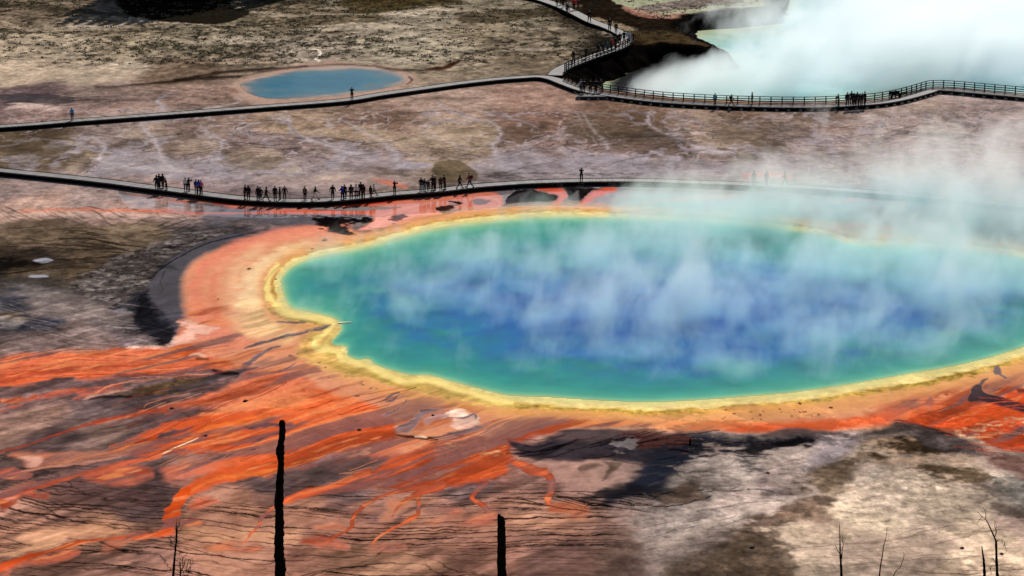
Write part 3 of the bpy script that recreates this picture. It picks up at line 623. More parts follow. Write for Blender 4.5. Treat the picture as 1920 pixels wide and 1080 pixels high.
    threads(22, (640, 826, 950, 900), (16, 60), (240, 150, 100), (.4, 1.0), -.22, .8, .5)
    threads(26, (0, 655, 380, 720), (60, 200), (150, 54, 28), (.5, 1.6), -.10, .6, .7)
    threads(14, (0, 655, 340, 720), (40, 140), (240, 150, 110), (.4, 1.0), -.10, .6, .5)

    # ---- dark basin right of centre
    fill([(950,822),(1010,828),(1050,812),(1090,804),(1130,806),(1180,812),(1210,818),(1290,820),(1380,812),(1440,816),(1520,814),(1600,815),(1640,822),(1600,832),(1500,836),(1420,850),(1330,862),(1260,880),(1240,915),(1180,925),(1160,870),(1080,868),(1000,860),(960,845)], (44, 44, 54), 5, 6, .95, .5, .4, streak=.5)
    fill([(1040,822),(1070,810),(1130,806),(1170,812),(1160,824),(1100,828)], (92, 76, 76), 5, 5, .8, .4)
    fill([(1190,816),(1270,816),(1270,838),(1210,842),(1180,832)], (100, 58, 50), 9, 16, .75, .3, streak=1.2, grain=.5)
    fill([(1430,812),(1480,802),(1540,806),(1620,818),(1560,824),(1440,822)], (86, 72, 72), 4, 4, .9, .5)
    fill([(1240,850),(1310,858),(1262,880),(1244,920),(1200,930),(1140,950),(1130,930),(1190,900),(1215,870)], (42, 46, 60), 7, 6, .95, .6, .05)
    fill([(960,860),(1050,866),(1180,864),(1190,900),(1140,925),(1060,920),(1040,890)], (152, 124, 114), 8, 10, .85, .3, .4, streak=.4)
    for P in [[(1085,872),(1110,868),(1130,874),(1105,880),(1088,884)], [(1130,866),(1165,868),(1160,880),(1140,896),(1125,905),(1140,880)]]: fill(P, (98, 80, 70), 3, 4, .9)
    fill([(1090,935),(1160,918),(1300,918),(1340,935),(1300,945),(1120,947)], (32, 32, 38), 5, 8, .85, .5, .3, streak=1)
    threads(22, (960, 920, 1380, 946), (60, 220), (14, 12, 14), (.6, 2.0), 0.0, 1.2, .9)
    threads(40, (950, 822, 1400, 862), (30, 130), (12, 12, 16), (.6, 1.8), 0.0, 1.6, .8)
    fill([(1146,834),(1170,830),(1186,840),(1160,842)], (130, 122, 122), 3, 9, .7, grain=1.5, streak=1)
    # white sinter, right bottom
    WH = (198, 175, 154); GW = (162, 145, 136)
    for P, c, a in [([(1260,890),(1300,862),(1360,856),(1400,870),(1380,900),(1330,915),(1270,915)], GW, .8), ([(1300,845),(1340,835),(1430,820),(1434,842),(1380,848),(1320,850)], (176,152,142), .8), ([(1180,955),(1300,950),(1400,960),(1440,965),(1360,1000),(1300,1020),(1200,1010)], (150,136,128), .6),
                    ([(1470,862),(1540,838),(1580,825),(1600,828),(1560,850),(1500,872),(1440,890)], (176,152,144), .8), ([(1480,880),(1520,880),(1530,910),(1500,925),(1470,910)], (166,146,136), .6),
                    ([(1590,900),(1640,880),(1700,872),(1760,890),(1860,915),(1900,930),(1860,960),(1800,975),(1700,970),(1620,960),(1560,935)], WH, .75), ([(1540,952),(1600,958),(1700,965),(1720,985),(1660,995),(1580,975)], (220,196,168), .8), ([(1600,885),(1640,870),(1680,880),(1640,900)], (210,188,172), .6), ([(1820,865),(1870,880),(1880,895),(1850,890)], (206,186,168), .8),
                    ([(1480,1000),(1560,990),(1600,1010),(1540,1030),(1500,1025)], (205,178,152), .6), ([(1500,1045),(1560,1040),(1580,1060),(1510,1065)], (200,176,152), .6), ([(1720,980),(1800,990),(1900,1015),(1920,1030),(1800,1010)], (216,190,160), .6), ([(1800,1030),(1920,1040),(1920,1090),(1780,1090)], (204,176,148), .5),
                    ([(1620,830),(1700,832),(1740,850),(1700,870),(1650,852),(1600,848)], (176,150,130), .7)]:
        fill(P, c, 8, 14, a, .1, 1, grain=.9, streak=.6)
    for P, c, a in [([(1240,942),(1290,905),(1315,910),(1325,935),(1290,945)], (104,84,72), .9), ([(1460,930),(1500,900),(1520,885),(1580,862),(1640,842),(1650,855),(1620,880),(1580,900),(1520,925)], (106,88,70), .85), ([(1400,975),(1450,945),(1540,930),(1560,950),(1500,970),(1480,990),(1420,1010),(1380,1010)], (108,86,72), .85),
                    ([(1250,1080),(1310,1050),(1400,1000),(1470,1010),(1500,1060),(1450,1090),(1250,1090)], (98,80,66), .75), ([(1640,838),(1700,818),(1780,830),(1790,845),(1740,848)], (58,42,24), .9), ([(1720,870),(1750,860),(1830,872),(1850,890),(1800,894),(1740,885)], (94,76,56), .9), ([(1395,820),(1430,818),(1520,824),(1520,838),(1440,848),(1380,860),(1390,840)], (24,24,28), .95),
                    ([(1400,850),(1440,858),(1400,880),(1380,860)], (66,62,64), .7), ([(1860,890),(1930,895),(1940,960),(1890,930)], (110,104,98), .7), ([(1860,930),(1940,945),(1940,970),(1880,955)], (96,80,72), .7), ([(1640,850),(1665,845),(1670,855),(1650,862)], (60,44,28), .8), ([(1340,905),(1380,905),(1375,925),(1340,930)], (112,98,92), .5), ([(1580,900),(1560,915),(1520,940),(1500,950),(1560,935)], (120,100,84), .6)]:
        fill(P, c, 6, 10, a, .1, .8, grain=.6, streak=.5)
    fill([(1540,835),(1600,830),(1600,850),(1540,880),(1500,880)], (120,114,122), 8, 10, .5)
    stroke([(1240,1025,12),(1320,990,12),(1400,955,14),(1470,935,16),(1530,920,10),(1500,900,6)], (172, 152, 140), 6, 6, .75, .3, .4)
    stroke([(1620,845,4),(1680,850,5),(1760,866,5),(1860,880,6),(1880,900,4)], (190, 166, 146), 3, 6, .7, grain=.8)
    threads(120, (1180, 870, 1500, 1060), (10, 60), (84, 74, 70), (.5, 1.2), -0.05, 2, .5)
    threads(90, (1500, 880, 1920, 1080), (15, 80), (120, 100, 86), (.5, 1.2), 0.0, 1.6, .5)
    threads(22, (1500, 1020, 1920, 1080), (80, 260), (128, 106, 92), (.6, 1.4), -0.03, .7, .6)
    # right orange front
    fill([(1680,790),(1740,764),(1800,750),(1900,735),(1990,740),(1990,870),(1920,845),(1860,835),(1800,808),(1740,800)], (222, 82, 34), 7, 6, .95, .6, .3, streak=.3)
    fill([(1640,765),(1760,745),(1850,720),(1820,740),(1860,765),(1760,780)], (220, 112, 72), 10, 6, .8)
    fill([(1815,740),(1828,718),(1840,722),(1846,735),(1870,742),(1930,760),(1990,780),(1990,792),(1900,770),(1850,757),(1818,756)], (60, 52, 58), 2.5, 3, .97, .6, .4)
    stroke([(1836,722,5),(1846,712,4),(1852,708,1.5)], (84, 72, 76), 2, 2, .9)
    fill([(1862,736),(1890,726),(1940,730),(1940,758),(1890,748)], (226, 86, 40), 4, 4, .9); stroke([(1866,738,5),(1884,745,4)], (246,140,96), 3, 3, .8); stroke([(1910,732,10),(1940,734,12)], (60,36,34), 3, 3, .8)
    fill([(1680,788),(1690,782),(1720,792),(1780,808),(1810,830),(1900,880),(1940,890),(1940,850),(1870,835),(1810,812),(1760,800)], (84, 68, 68), 4, 5, .0)
    fill([(1610,815),(1660,800),(1684,784),(1720,794),(1790,812),(1860,850),(1800,850),(1740,840),(1700,815),(1640,822)], (78, 68, 68), 4, 5, .9, .4, .6)
    stroke([(1690,790,4),(1740,800,5),(1790,815,5)], (40,34,36), 3, 4, .7); stroke([(1600,823,4),(1660,816,5),(1710,812,4)], (150,132,124), 4, 4, .6, grain=.6)
    fill([(1800,812),(1870,840),(1930,850),(1990,880),(1990,910),(1900,885),(1850,860)], (104, 72, 64), 6, 8, .85, streak=.6)
    for P in [[(1790,808,4),(1850,800,5),(1925,788,5)], [(1800,816,3),(1880,812,4),(1930,805,4)]]: stroke(P, (250,196,150), 2.5, 5, .7, .1, .9, grain=1.6)
    threads(26, (1780, 800, 1930, 845), (30, 120), (170,40,10), (.6, 1.6), 0.03, .8, .7)
    threads(14, (1700, 745, 1930, 790), (60, 160), (196,64,26), (.8, 2), 0.03, .6, .6)

    rel[:] = rel * (1 - .6 * (1 - sstep(200, 208, Y)) * (1 - sstep(4, 10, X)) * (Y > 155))
    # flow-aligned texture inside the orange mats and the grey ground between them
    al_ = -.67 * X - .74 * Y; ac = .74 * X - .67 * Y
    fl = fbm(al_ * .16 + .6 * n1x, ac + .8 * n1x, 1.0, 4, 111); fl2 = fbm(al_ * .10 + .6 * n1x, ac + 1.5 * n1x, 2.8, 4, 112)
    lowleft = (1 - sstep(14, 24, X)) * (1 - sstep(238, 250, Y)) + sstep(30, 38, X) * (1 - sstep(212, 222, Y))
    orange = sstep(.10, .30, C[:, 0] - 1.6 * C[:, 1]) * sstep(12, 30, np.maximum(S.dsh, 0)) * np.clip(lowleft, 0, 1)
    dk = orange * sstep(.0, .40, fl2 + .5 * fl) * .8; lt = orange * sstep(.10, .40, fl - .6 * fl2) * .55
    C[:] = C * (1 - dk[:, None]) + lin((146, 58, 32)).astype(np.float32) * dk[:, None]
    C[:] = C * (1 - lt[:, None]) + lin((240, 146, 92)).astype(np.float32) * lt[:, None]
    gr = orange * sstep(.12, .32, fbm(al_ * .12, ac + n1x, 2.2, 5, 113)) * .78
    C[:] = C * (1 - gr[:, None]) + lin((112, 84, 82)).astype(np.float32) * gr[:, None]
    rest = (1 - sstep(.0, .12, C[:, 0] - 1.7 * C[:, 1])) * np.clip(lowleft, 0, 1) * (1 - sstep(0, 10, X)) * sstep(2, 20, S.dsh)
    C[:] = C * np.exp(rest * (.7 * fl + .5 * fl2))[:, None]
    pale = sstep(8, 16, X) * (1 - sstep(203, 208, Y + 1.5 * n1y)) * (Y > 150)
    pk = fbm(X * .62 + .5 * n2x, Y * .6 + .5 * n2y, 5.0, 8, 121, .66)
    C[:] = C * np.exp(pale * (.36 * (sstep(-.02, .05, pk) - .5) + .20 * (sstep(.12, .2, fbm(X * .8, Y * .6, 1.7, 5, 122)) - .3)))[:, None]
    crust = fbm(X * .8, Y * .55, 0.9, 5, 51); crust2 = fbm(X * .6, Y * .6, 3.2, 5, 52)
    C[:] = np.clip(C * np.exp((0.12 + rel) * (0.62 * crust + 0.42 * crust2 + .35 * fine))[:, None], 0.002, 1.0)
    Lm = np.clip(C.mean(1), .01, 1); keep = sstep(.0, .12, C[:, 0] - 1.7 * C[:, 1]) + (1 - sstep(15, 60, S.dsh))
    gam = np.clip((Lm / .17) ** .28, .35, 1.08); gam = 1 + (gam - 1) * (1 - np.clip(keep, 0, 1)) * (Y > 155)
    C[:] = np.clip(C * gam[:, None], .002, 1)
    film = chart([(225,352),(300,362),(370,371),(460,380),(560,384),(650,382),(740,371),(830,362),(930,354),(1100,350),(1230,352),(1500,366),(1560,385),(1200,392),(1000,388),(930,392),(860,398),(760,404),(690,410),(600,408),(480,410),(360,404),(240,388)], 4, True)
    fw_ = (1 - sstep(-3, 3, signed(U + 6 * n2x, V + 3 * n2y, film))) * sstep(.02, .10, C.mean(1))
    wet[:] = np.maximum(wet, .95 * fw_); rel[:] = rel * (1 - .8 * fw_)
    soil = (1 - np.clip(keep, 0, 1)) * (Y > 155); gy_ = C.mean(1)[:, None]
    C[:] = C + (gy_ * np.array([1.06, 1.0, .93], np.float32) - C) * (soil * (.18 * sstep(235, 250, Y)))[:, None]
    warm_ = (soil * (1 - sstep(215, 235, Y)) * (1 - sstep(4, 12, X)))[:, None]; C[:] = C * (1 + warm_ * np.array([.16, .0, -.06], np.float32))
    # cast shadow of the conifer stand, darkened into the ground colour
    shade_ = chart([(222,-30),(228,18),(262,34),(330,43),(400,45),(448,36),(468,22),(430,8),(440,-30)], 4, True)
    q_ = 1 - sstep(-3, 4, signed(U + 14 * n2x + 8 * n1x, V + 5 * n2y + 3 * n1y, shade_))
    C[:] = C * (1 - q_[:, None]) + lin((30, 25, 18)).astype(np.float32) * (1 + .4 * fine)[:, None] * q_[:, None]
    return C, wet, rel, S.dsh

def water_colour(X, Y):
    """depth colours of the big spring from shoreline to vent"""
    U = X * KX; V = Y * KY
    n1 = fbm(X, Y, 9.0, 4, 1); n2 = fbm(X, Y, 9.0, 4, 2); n3 = fbm(X, Y, 5.0, 4, 41)
    d = -signed(U + 2.0 * n1, V + 1.4 * n2, SPRING)
    dist = -seg_metres(X, Y)
    d = np.where(d > 0, d * (1 + .75 * (1 - sstep(222, 258, Y)) - .22 * sstep(255, 275, Y) - .25 * (1 - sstep(-8, 14, X))), d)
    dd = np.minimum(d, 400) + (52 * n3 + 26 * fbm(X, Y, 1.6, 3, 43)) * sstep(12, 90, d)
    stops = [(-9, (232,214,128)), (0, (216,206,136)), (4, (176,194,136)), (8, (112,180,138)), (15, (64,156,134)), (30, (30,138,128)), (62, (10,122,134)), (92, (4,108,148)), (125, (0,96,158)), (165, (0,84,158)), (230, (0,74,154))]
    xs = [s[0] for s in stops]; cs = np.array([lin(s[1]) for s in stops])
    return np.stack([np.interp(dd, xs, cs[:, k]) for k in range(3)], 1).astype(np.float32)

def seg_metres(X, Y): return np.zeros(len(X), np.float32)

def small_pool_colour(X, Y):
    U = X * KX; V = Y * KY
    n1 = fbm(X, Y, 9.0, 4, 61); n2 = fbm(X, Y, 3.0, 4, 62)
    d = -signed(U + 3 * n1, V + 2 * n1, SPOOL) + 12 * n2 + 20 * n1
    stops = [(-9, (178,140,124)), (1, (168,142,124)), (8, (132,128,124)), (18, (78,104,116)), (34, (42,104,124)), (52, (24,96,122))]
    xs = [s[0] for s in stops]; cs = np.array([lin(s[1]) for s in stops])
    return np.stack([np.interp(d, xs, cs[:, k]) for k in range(3)], 1).astype(np.float32)
# ------------------------------------------------------------------ terrain: one sheet
RIM = [(1046,139),(1085,158),(1160,172),(1300,186),(1500,192),(1650,187),(1755,163),(1920,176),(2200,200),(2300,-160),(1500,-160),(1430,12),(1270,26),(1255,52),(1290,70),(1345,93),(1300,84),(1240,78),(1185,84),(1110,112)]
_rp = np.array(RIM, float); _gx, _gy = ground(_rp[:, 0], _rp[:, 1])
RIML = np.stack([_gx, _gy], 1)
CR_Z = -3.0
def height(X, Y, fine=True):
    X = np.asarray(X, np.float32); Y = np.asarray(Y, np.float32)
    # hillside under the viewpoint, running out on the flat
    t = 60.4 - 0.45 * np.maximum(Y, -40.0) * (Y > -40) - 0.45 * (Y <= -40) * -40
    t = np.where(Y < 0, 60.4 - 0.08 * Y, 60.4 - 0.45 * Y)
    h = np.where(t > 0, t, 0) ; k = 3.0
    h = np.where(np.abs(t) < k, (t + k) ** 2 / (4 * k), h)
    h = h + (t > 0) * np.minimum(t, 6) / 6 * (1.2 * fbm(X, Y, 14, 3, 71))
    near = (Y > 330) & (Y < 900) & (X > 0)
    dep = np.zeros_like(h)
    if near.any():
        d = -signed(X[near], Y[near], RIML)
        dep[near] = sstep(0.3, 5.5, d + 1.2 * fbm(X[near], Y[near], 3.0, 3, 72)) * (CR_Z - 0.6)
    h = h + dep
    # crust relief of the flat, and hummocks on the meadow
    if fine:
        flat = (t < -3) * 1.0
        mead = sstep(398, 415, Y) * (1 - sstep(0, 2, -dep))
        h = h + mead * (0.10 * fbm(X, Y, 2.2, 3, 73) + .25 * fbm(X, Y, 12, 2, 74))
        h = h + sstep(900, 3000, Y) * 30 * (fbm(X, Y, 600, 3, 75) + .3)
    return h

DX = np.linspace(-0.25, 0.25, 1620)
U_ = np.concatenate([-np.geomspace(30, 0.256, 40), DX, np.geomspace(0.256, 30, 40)])
inv = np.linspace(1 / 160.0, 1 / 500.0, 1020)
Y_ = np.concatenate([np.linspace(-300, 0, 12)[:-1], np.linspace(0, 159, 120), 1 / inv, np.geomspace(503, 12000, 60)])
UU, YY = np.meshgrid(U_, Y_)
XX = UU * np.maximum(YY, 150.0)
gX = XX.ravel().astype(np.float32); gY = YY.ravel().astype(np.float32)
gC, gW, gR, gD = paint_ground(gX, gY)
gH = height(gX, gY)
_n = np.nonzero((gY > 355) & (gY < 620) & (gX > 0))[0]
_d = -signed(gX[_n], gY[_n], RIML) + .8 * fbm(gX[_n], gY[_n], 2.5, 3, 77)
_a = (sstep(-.6, .8, _d))[:, None] ; _k = lin((12, 9, 8)).astype(np.float32) * np.exp(.9 * fbm(gX[_n], gY[_n], 1.6, 4, 78))[:, None]
gC[_n] = gC[_n] * (1 - _a) + _k * _a; gW[_n] *= 1 - _a[:, 0]; gR[_n] = gR[_n] * (1 - _a[:, 0]) + .8 * _a[:, 0]
# the pools sit in shallow basins
sp = signed(gX * KX, gY * KY, SPOOL)
gH = gH - 0.35 * sstep(0, 40, -gD) * (gD < 0) - 0.3 * sstep(0, 20, -sp) * (sp < 0)
NX, NY = len(U_), len(Y_)
co = np.stack([gX, gY, gH], 1)
idx = np.arange(NX * NY).reshape(NY, NX)
quads = np.stack([idx[:-1, :-1], idx[:-1, 1:], idx[1:, 1:], idx[1:, :-1]], -1).reshape(-1, 4)

def fast_mesh(name, co, quads, attrs, mat):
    me = bpy.data.meshes.new(name)
    me.vertices.add(len(co)); me.vertices.foreach_set('co', co.astype(np.float32).ravel())
    k = quads.shape[1]
    me.loops.add(quads.size); me.loops.foreach_set('vertex_index', quads.astype(np.int32).ravel())
    me.polygons.add(len(quads)); me.polygons.foreach_set('loop_start', np.arange(0, quads.size, k, dtype=np.int32))
    me.polygons.foreach_set('loop_total', np.full(len(quads), k, dtype=np.int32))
    me.polygons.foreach_set('use_smooth', np.ones(len(quads), bool))
    me.update(calc_edges=True)
    for nm, a in attrs.items():
        if a.ndim == 2:
            at = me.attributes.new(nm, 'FLOAT_COLOR', 'POINT'); at.data.foreach_set('color', np.concatenate([a, np.ones((len(a), 1))], 1).astype(np.float32).ravel())
        else:
            at = me.attributes.new(nm, 'FLOAT', 'POINT'); at.data.foreach_set('value', a.astype(np.float32))
    me.materials.append(mat)
    o = bpy.data.objects.new(name, me); COL.objects.link(o)
    return o

def node(nt, t, **kw):
    n = nt.nodes.new(t)
    for k, v in kw.items(): setattr(n, k, v)
    return n
def mathn(nt, op, a, b=None, c=None, clamp=False):
    n = nt.nodes.new('ShaderNodeMath'); n.operation = op; n.use_clamp = clamp
    for i, v in enumerate((a, b, c)):
        if v is None: continue
        if isinstance(v, (int, float)): n.inputs[i].default_value = v
        else: nt.links.new(v, n.inputs[i])
    return n.outputs[0]

m_ground, nt, p = new_mat('mineral_ground')
at = node(nt, 'ShaderNodeAttribute', attribute_name='tint'); aw = node(nt, 'ShaderNodeAttribute', attribute_name='wet'); ar = node(nt, 'ShaderNodeAttribute', attribute_name='crust')
tc = node(nt, 'ShaderNodeTexCoord')
n1 = node(nt, 'ShaderNodeTexNoise'); n1.inputs['Scale'].default_value = 2.2; n1.inputs['Detail'].default_value = 9; n1.inputs['Roughness'].default_value = .68
mp = node(nt, 'ShaderNodeMapping'); mp.inputs['Scale'].default_value = (.95, .6, 1.0)
nt.links.new(tc.outputs['Object'], mp.inputs[0]); nt.links.new(mp.outputs[0], n1.inputs['Vector'])
n4 = node(nt, 'ShaderNodeTexNoise'); n4.inputs['Scale'].default_value = .8; n4.inputs['Detail'].default_value = 12; n4.inputs['Roughness'].default_value = .78; nt.links.new(mp.outputs[0], n4.inputs['Vector'])
v = mathn(nt, 'SUBTRACT', mathn(nt, 'MULTIPLY_ADD', n4.outputs[0], 1.0, mathn(nt, 'MULTIPLY', n1.outputs[0], .8)), .9)
v = mathn(nt, 'MULTIPLY', v, mathn(nt, 'MULTIPLY_ADD', ar.outputs['Fac'], 2.2, .3))
v = mathn(nt, 'ADD', v, 1.0)
mx = node(nt, 'ShaderNodeVectorMath', operation='SCALE'); nt.links.new(at.outputs['Color'], mx.inputs[0]); nt.links.new(v, mx.inputs['Scale'])
nt.links.new(mx.outputs[0], p.inputs['Base Color'])
rg = node(nt, 'ShaderNodeMapRange'); rg.inputs[1].default_value = .72; rg.inputs[2].default_value = .93; rg.inputs[3].default_value = .95; rg.inputs[4].default_value = .10
nt.links.new(aw.outputs['Fac'], rg.inputs[0]); nt.links.new(rg.outputs[0], p.inputs['Roughness'])
sg = node(nt, 'ShaderNodeMapRange'); sg.inputs[1].default_value = .6; sg.inputs[2].default_value = .93; sg.inputs[3].default_value = 0.0; sg.inputs[4].default_value = .30
nt.links.new(aw.outputs['Fac'], sg.inputs[0]); nt.links.new(sg.outputs[0], p.inputs['Specular IOR Level'])
bm = node(nt, 'ShaderNodeBump'); bm.inputs['Distance'].default_value = .22
nt.links.new(mathn(nt, 'MULTIPLY', ar.outputs['Fac'], .55), bm.inputs['Strength']); nt.links.new(n1.outputs[0], bm.inputs['Height'])
nt.links.new(bm.outputs[0], p.inputs['Normal'])

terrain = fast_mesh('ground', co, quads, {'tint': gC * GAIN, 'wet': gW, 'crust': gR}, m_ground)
tag(terrain, kind='structure')

def ground_z(x, y): return float(height(np.array([x]), np.array([y]))[0])

# ------------------------------------------------------------------ water
def water_sheet(name, L, colour_fn, z, grow, step, mat, kind='structure'):
    """a level sheet cut to the shoreline L (chart units)"""
    x0, x1 = L[:, 0].min() / KX - 2, L[:, 0].max() / KX + 2; y0, y1 = L[:, 1].min() / KY - 2, L[:, 1].max() / KY + 2
    xs = np.arange(x0, x1, step); ys = np.arange(y0, y1, step * 1.5)
    a, b = np.meshgrid(xs, ys); fx = a.ravel(); fy = b.ravel()
    d = signed(fx * KX, fy * KY, L)
    n = len(xs); ix = np.arange(len(fx)).reshape(len(ys), n)
    q = np.stack([ix[:-1, :-1], ix[:-1, 1:], ix[1:, 1:], ix[1:, :-1]], -1).reshape(-1, 4)
    q = q[(d[q].max(1) < grow)]
    us = np.unique(q); rm = np.full(len(fx), -1); rm[us] = np.arange(len(us))
    col = colour_fn(fx[us].astype(np.float32), fy[us].astype(np.float32))
    o = fast_mesh(name, np.stack([fx[us], fy[us], np.full(len(us), z)], 1), rm[q], {'tint': col * GAIN}, mat)
    return tag(o, kind=kind)

m_water, nt, p = new_mat('spring_water')
at = node(nt, 'ShaderNodeAttribute', attribute_name='tint'); tc = node(nt, 'ShaderNodeTexCoord')
n2 = node(nt, 'ShaderNodeTexNoise'); n2.inputs['Scale'].default_value = .35; n2.inputs['Detail'].default_value = 5
nt.links.new(tc.outputs['Object'], n2.inputs['Vector'])
mx = node(nt, 'ShaderNodeVectorMath', operation='SCALE'); nt.links.new(at.outputs['Color'], mx.inputs[0])
nt.links.new(mathn(nt, 'MULTIPLY_ADD', n2.outputs[0], .5, .75), mx.inputs['Scale'])
nt.links.new(mx.outputs[0], p.inputs['Base Color'])
p.inputs['Roughness'].default_value = .22; p.inputs['IOR'].default_value = 1.33; p.inputs['Specular IOR Level'].default_value = .05
n3 = node(nt, 'ShaderNodeTexNoise'); n3.inputs['Scale'].default_value = 2.4; n3.inputs['Detail'].default_value = 4; nt.links.new(tc.outputs['Object'], n3.inputs['Vector'])
bm = node(nt, 'ShaderNodeBump'); bm.inputs['Strength'].default_value = .12; bm.inputs['Distance'].default_value = .08
nt.links.new(n3.outputs[0], bm.inputs['Height']); nt.links.new(bm.outputs[0], p.inputs['Normal'])
water_sheet('water', SPRING, water_colour, 0.012, -2.0, 0.22, m_water)
water_sheet('water', SPOOL, small_pool_colour, 0.012, -1.5, 0.22, m_water)

_cx, _cy = ground(_rp[:, 0], _rp[:, 1]); CRL = np.stack([_cx * KX, _cy * KY], 1)
_dk = np.array([(1120,215),(1140,150),(1200,112),(1345,88),(1358,104),(1330,140),(1260,168),(1200,215)], float); _dx, _dy = ground(_dk[:, 0], _dk[:, 1], CR_Z); DKL = np.stack([_dx, _dy], 1)
def crater_colour(X, Y):
    d = -signed(X * KX, Y * KY, CRL) + 25 * fbm(X, Y, 8, 3, 81)
    st = [(40, (190,196,160)), (70, (170,200,180)), (110, (130,190,190)), (200, (70,150,175)), (360, (50,120,160))]
    cs = np.array([lin(s[1]) for s in st]); c = np.stack([np.interp(d, [s[0] for s in st], cs[:, k]) for k in range(3)], 1)
    a = (1 - sstep(-1.5, 1.0, signed(X, Y, DKL) + 1.5 * fbm(X, Y, 4, 3, 82)))[:, None]; return c * (1 - a) + lin((16, 16, 18)) * a
water_sheet('water', CRL, crater_colour, CR_Z, 3.0, 0.8, m_water)
# ------------------------------------------------------------------ boardwalks
m_deck, nt, p = new_mat('weathered_planks')
tc = node(nt, 'ShaderNodeTexCoord'); uvn = node(nt, 'ShaderNodeAttribute', attribute_name='along')
wv = mathn(nt, 'FRACT', mathn(nt, 'MULTIPLY', uvn.outputs['Fac'], 1 / .19)); gap = mathn(nt, 'GREATER_THAN', wv, .1)
pl = node(nt, 'ShaderNodeTexWhiteNoise', noise_dimensions='1D'); nt.links.new(mathn(nt, 'FLOOR', mathn(nt, 'MULTIPLY', uvn.outputs['Fac'], 1 / .19)), pl.inputs['W'])
nz = node(nt, 'ShaderNodeTexNoise'); nz.inputs['Scale'].default_value = 1.2; nz.inputs['Detail'].default_value = 6; nt.links.new(tc.outputs['Object'], nz.inputs['Vector'])
b = mathn(nt, 'MULTIPLY_ADD', pl.outputs['Value'], .5, .75); b = mathn(nt, 'MULTIPLY', b, mathn(nt, 'MULTIPLY_ADD', nz.outputs[0], .8, .6)); b = mathn(nt, 'MULTIPLY', b, mathn(nt, 'MULTIPLY_ADD', gap, .75, .25))
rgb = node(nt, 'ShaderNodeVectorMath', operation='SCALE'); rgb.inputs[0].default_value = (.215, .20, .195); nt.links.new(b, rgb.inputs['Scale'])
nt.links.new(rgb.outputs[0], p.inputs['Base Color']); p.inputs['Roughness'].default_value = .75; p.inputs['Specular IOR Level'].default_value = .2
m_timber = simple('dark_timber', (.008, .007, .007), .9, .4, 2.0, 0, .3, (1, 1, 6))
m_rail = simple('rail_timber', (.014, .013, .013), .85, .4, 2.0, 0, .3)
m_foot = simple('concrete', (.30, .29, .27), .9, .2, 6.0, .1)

def world_line(pts, z, n=6):
    P = np.array([tuple(G(x, y, z))[:2] for x, y in pts]); L = smooth_line(P, n)
    out = [Vector((a, b, z)) for a, b in L]; return out

def resample(L, step):
    out = [L[0].copy()]; acc = 0; need = step
    for a, b in zip(L, L[1:]):
        d = (b - a).length; pos = 0
        while acc + (d - pos) >= need:
            pos += need - acc; out.append(a.lerp(b, pos / d)); acc = 0
        acc += d - pos
    return out

def normals(L):
    N = []
    for i in range(len(L)):
        d = (L[min(i + 1, len(L) - 1)] - L[max(i - 1, 0)]).normalized(); N.append(Vector((-d.y, d.x, 0)))
    return N           # points to the left of travel (away from the camera when walking to the right)

def ribbon(name, L, half, ztop, thick, mat, parent):
    N = normals(L); v = []; f = []; al = []; s = 0
    for i, (q, n) in enumerate(zip(L, N)):
        if i: s += (L[i] - L[i - 1]).length
        hw = half(i) if callable(half) else (half, half)
        for k, (side, z) in enumerate(((1, ztop), (-1, ztop), (-1, ztop - thick), (1, ztop - thick))):
            w = hw[0] if side > 0 else hw[1]
            v.append(Vector((q.x, q.y, 0)) + n * side * w + Vector((0, 0, z))); al.append(s)
    for i in range(len(L) - 1):
        a = 4 * i
        for k in range(4): f.append((a + k, a + (k + 1) % 4, a + 4 + (k + 1) % 4, a + 4 + k)[::-1])
    f.append((0, 1, 2, 3)); e = 4 * (len(L) - 1); f.append((e + 3, e + 2, e + 1, e))
    o = mesh_obj(name, v, f, mat, parent); at = o.data.attributes.new('along', 'FLOAT', 'POINT'); at.data.foreach_set('value', al)
    return o

def side_beam(name, L, off, z0, z1, w, mat, parent):
    N = normals(L); m = MB()
    for i in range(len(L) - 1):
        a = L[i] + N[i] * off; b = L[i + 1] + N[i + 1] * off
        m.bar((a.x, a.y, (z0 + z1) / 2), (b.x, b.y, (z0 + z1) / 2), w, z1 - z0)
    return m.build(name, mat, parent)

def boardwalk(pts, label, top=.55, half=.95, step=1.2, support=2.6, footings=None):
    L = resample(world_line(pts, top), step)
    r = empty('boardwalk', (0, 0, 0)); tag(r, label, 'boardwalk', 'timber boardwalks across the thermal basin')
    ribbon('deck', L, half if callable(half) else half, top, .06, m_deck, r)
    h0 = half if not callable(half) else half(0)[0]
    for sgn in (1, -1):
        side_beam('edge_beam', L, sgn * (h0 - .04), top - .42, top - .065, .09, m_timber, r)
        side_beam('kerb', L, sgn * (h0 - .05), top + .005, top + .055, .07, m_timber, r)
    S = resample(L, support); N = normals(S)
    for q, n in list(zip(S, N))[:99]:
        m = MB(); c = Vector((q.x, q.y, 0))
        a = c + n * (h0 - .15); b = c - n * (h0 - .15)
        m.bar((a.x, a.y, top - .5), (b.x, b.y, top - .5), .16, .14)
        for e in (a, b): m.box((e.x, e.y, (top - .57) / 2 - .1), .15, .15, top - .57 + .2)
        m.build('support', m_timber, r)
    return r, L

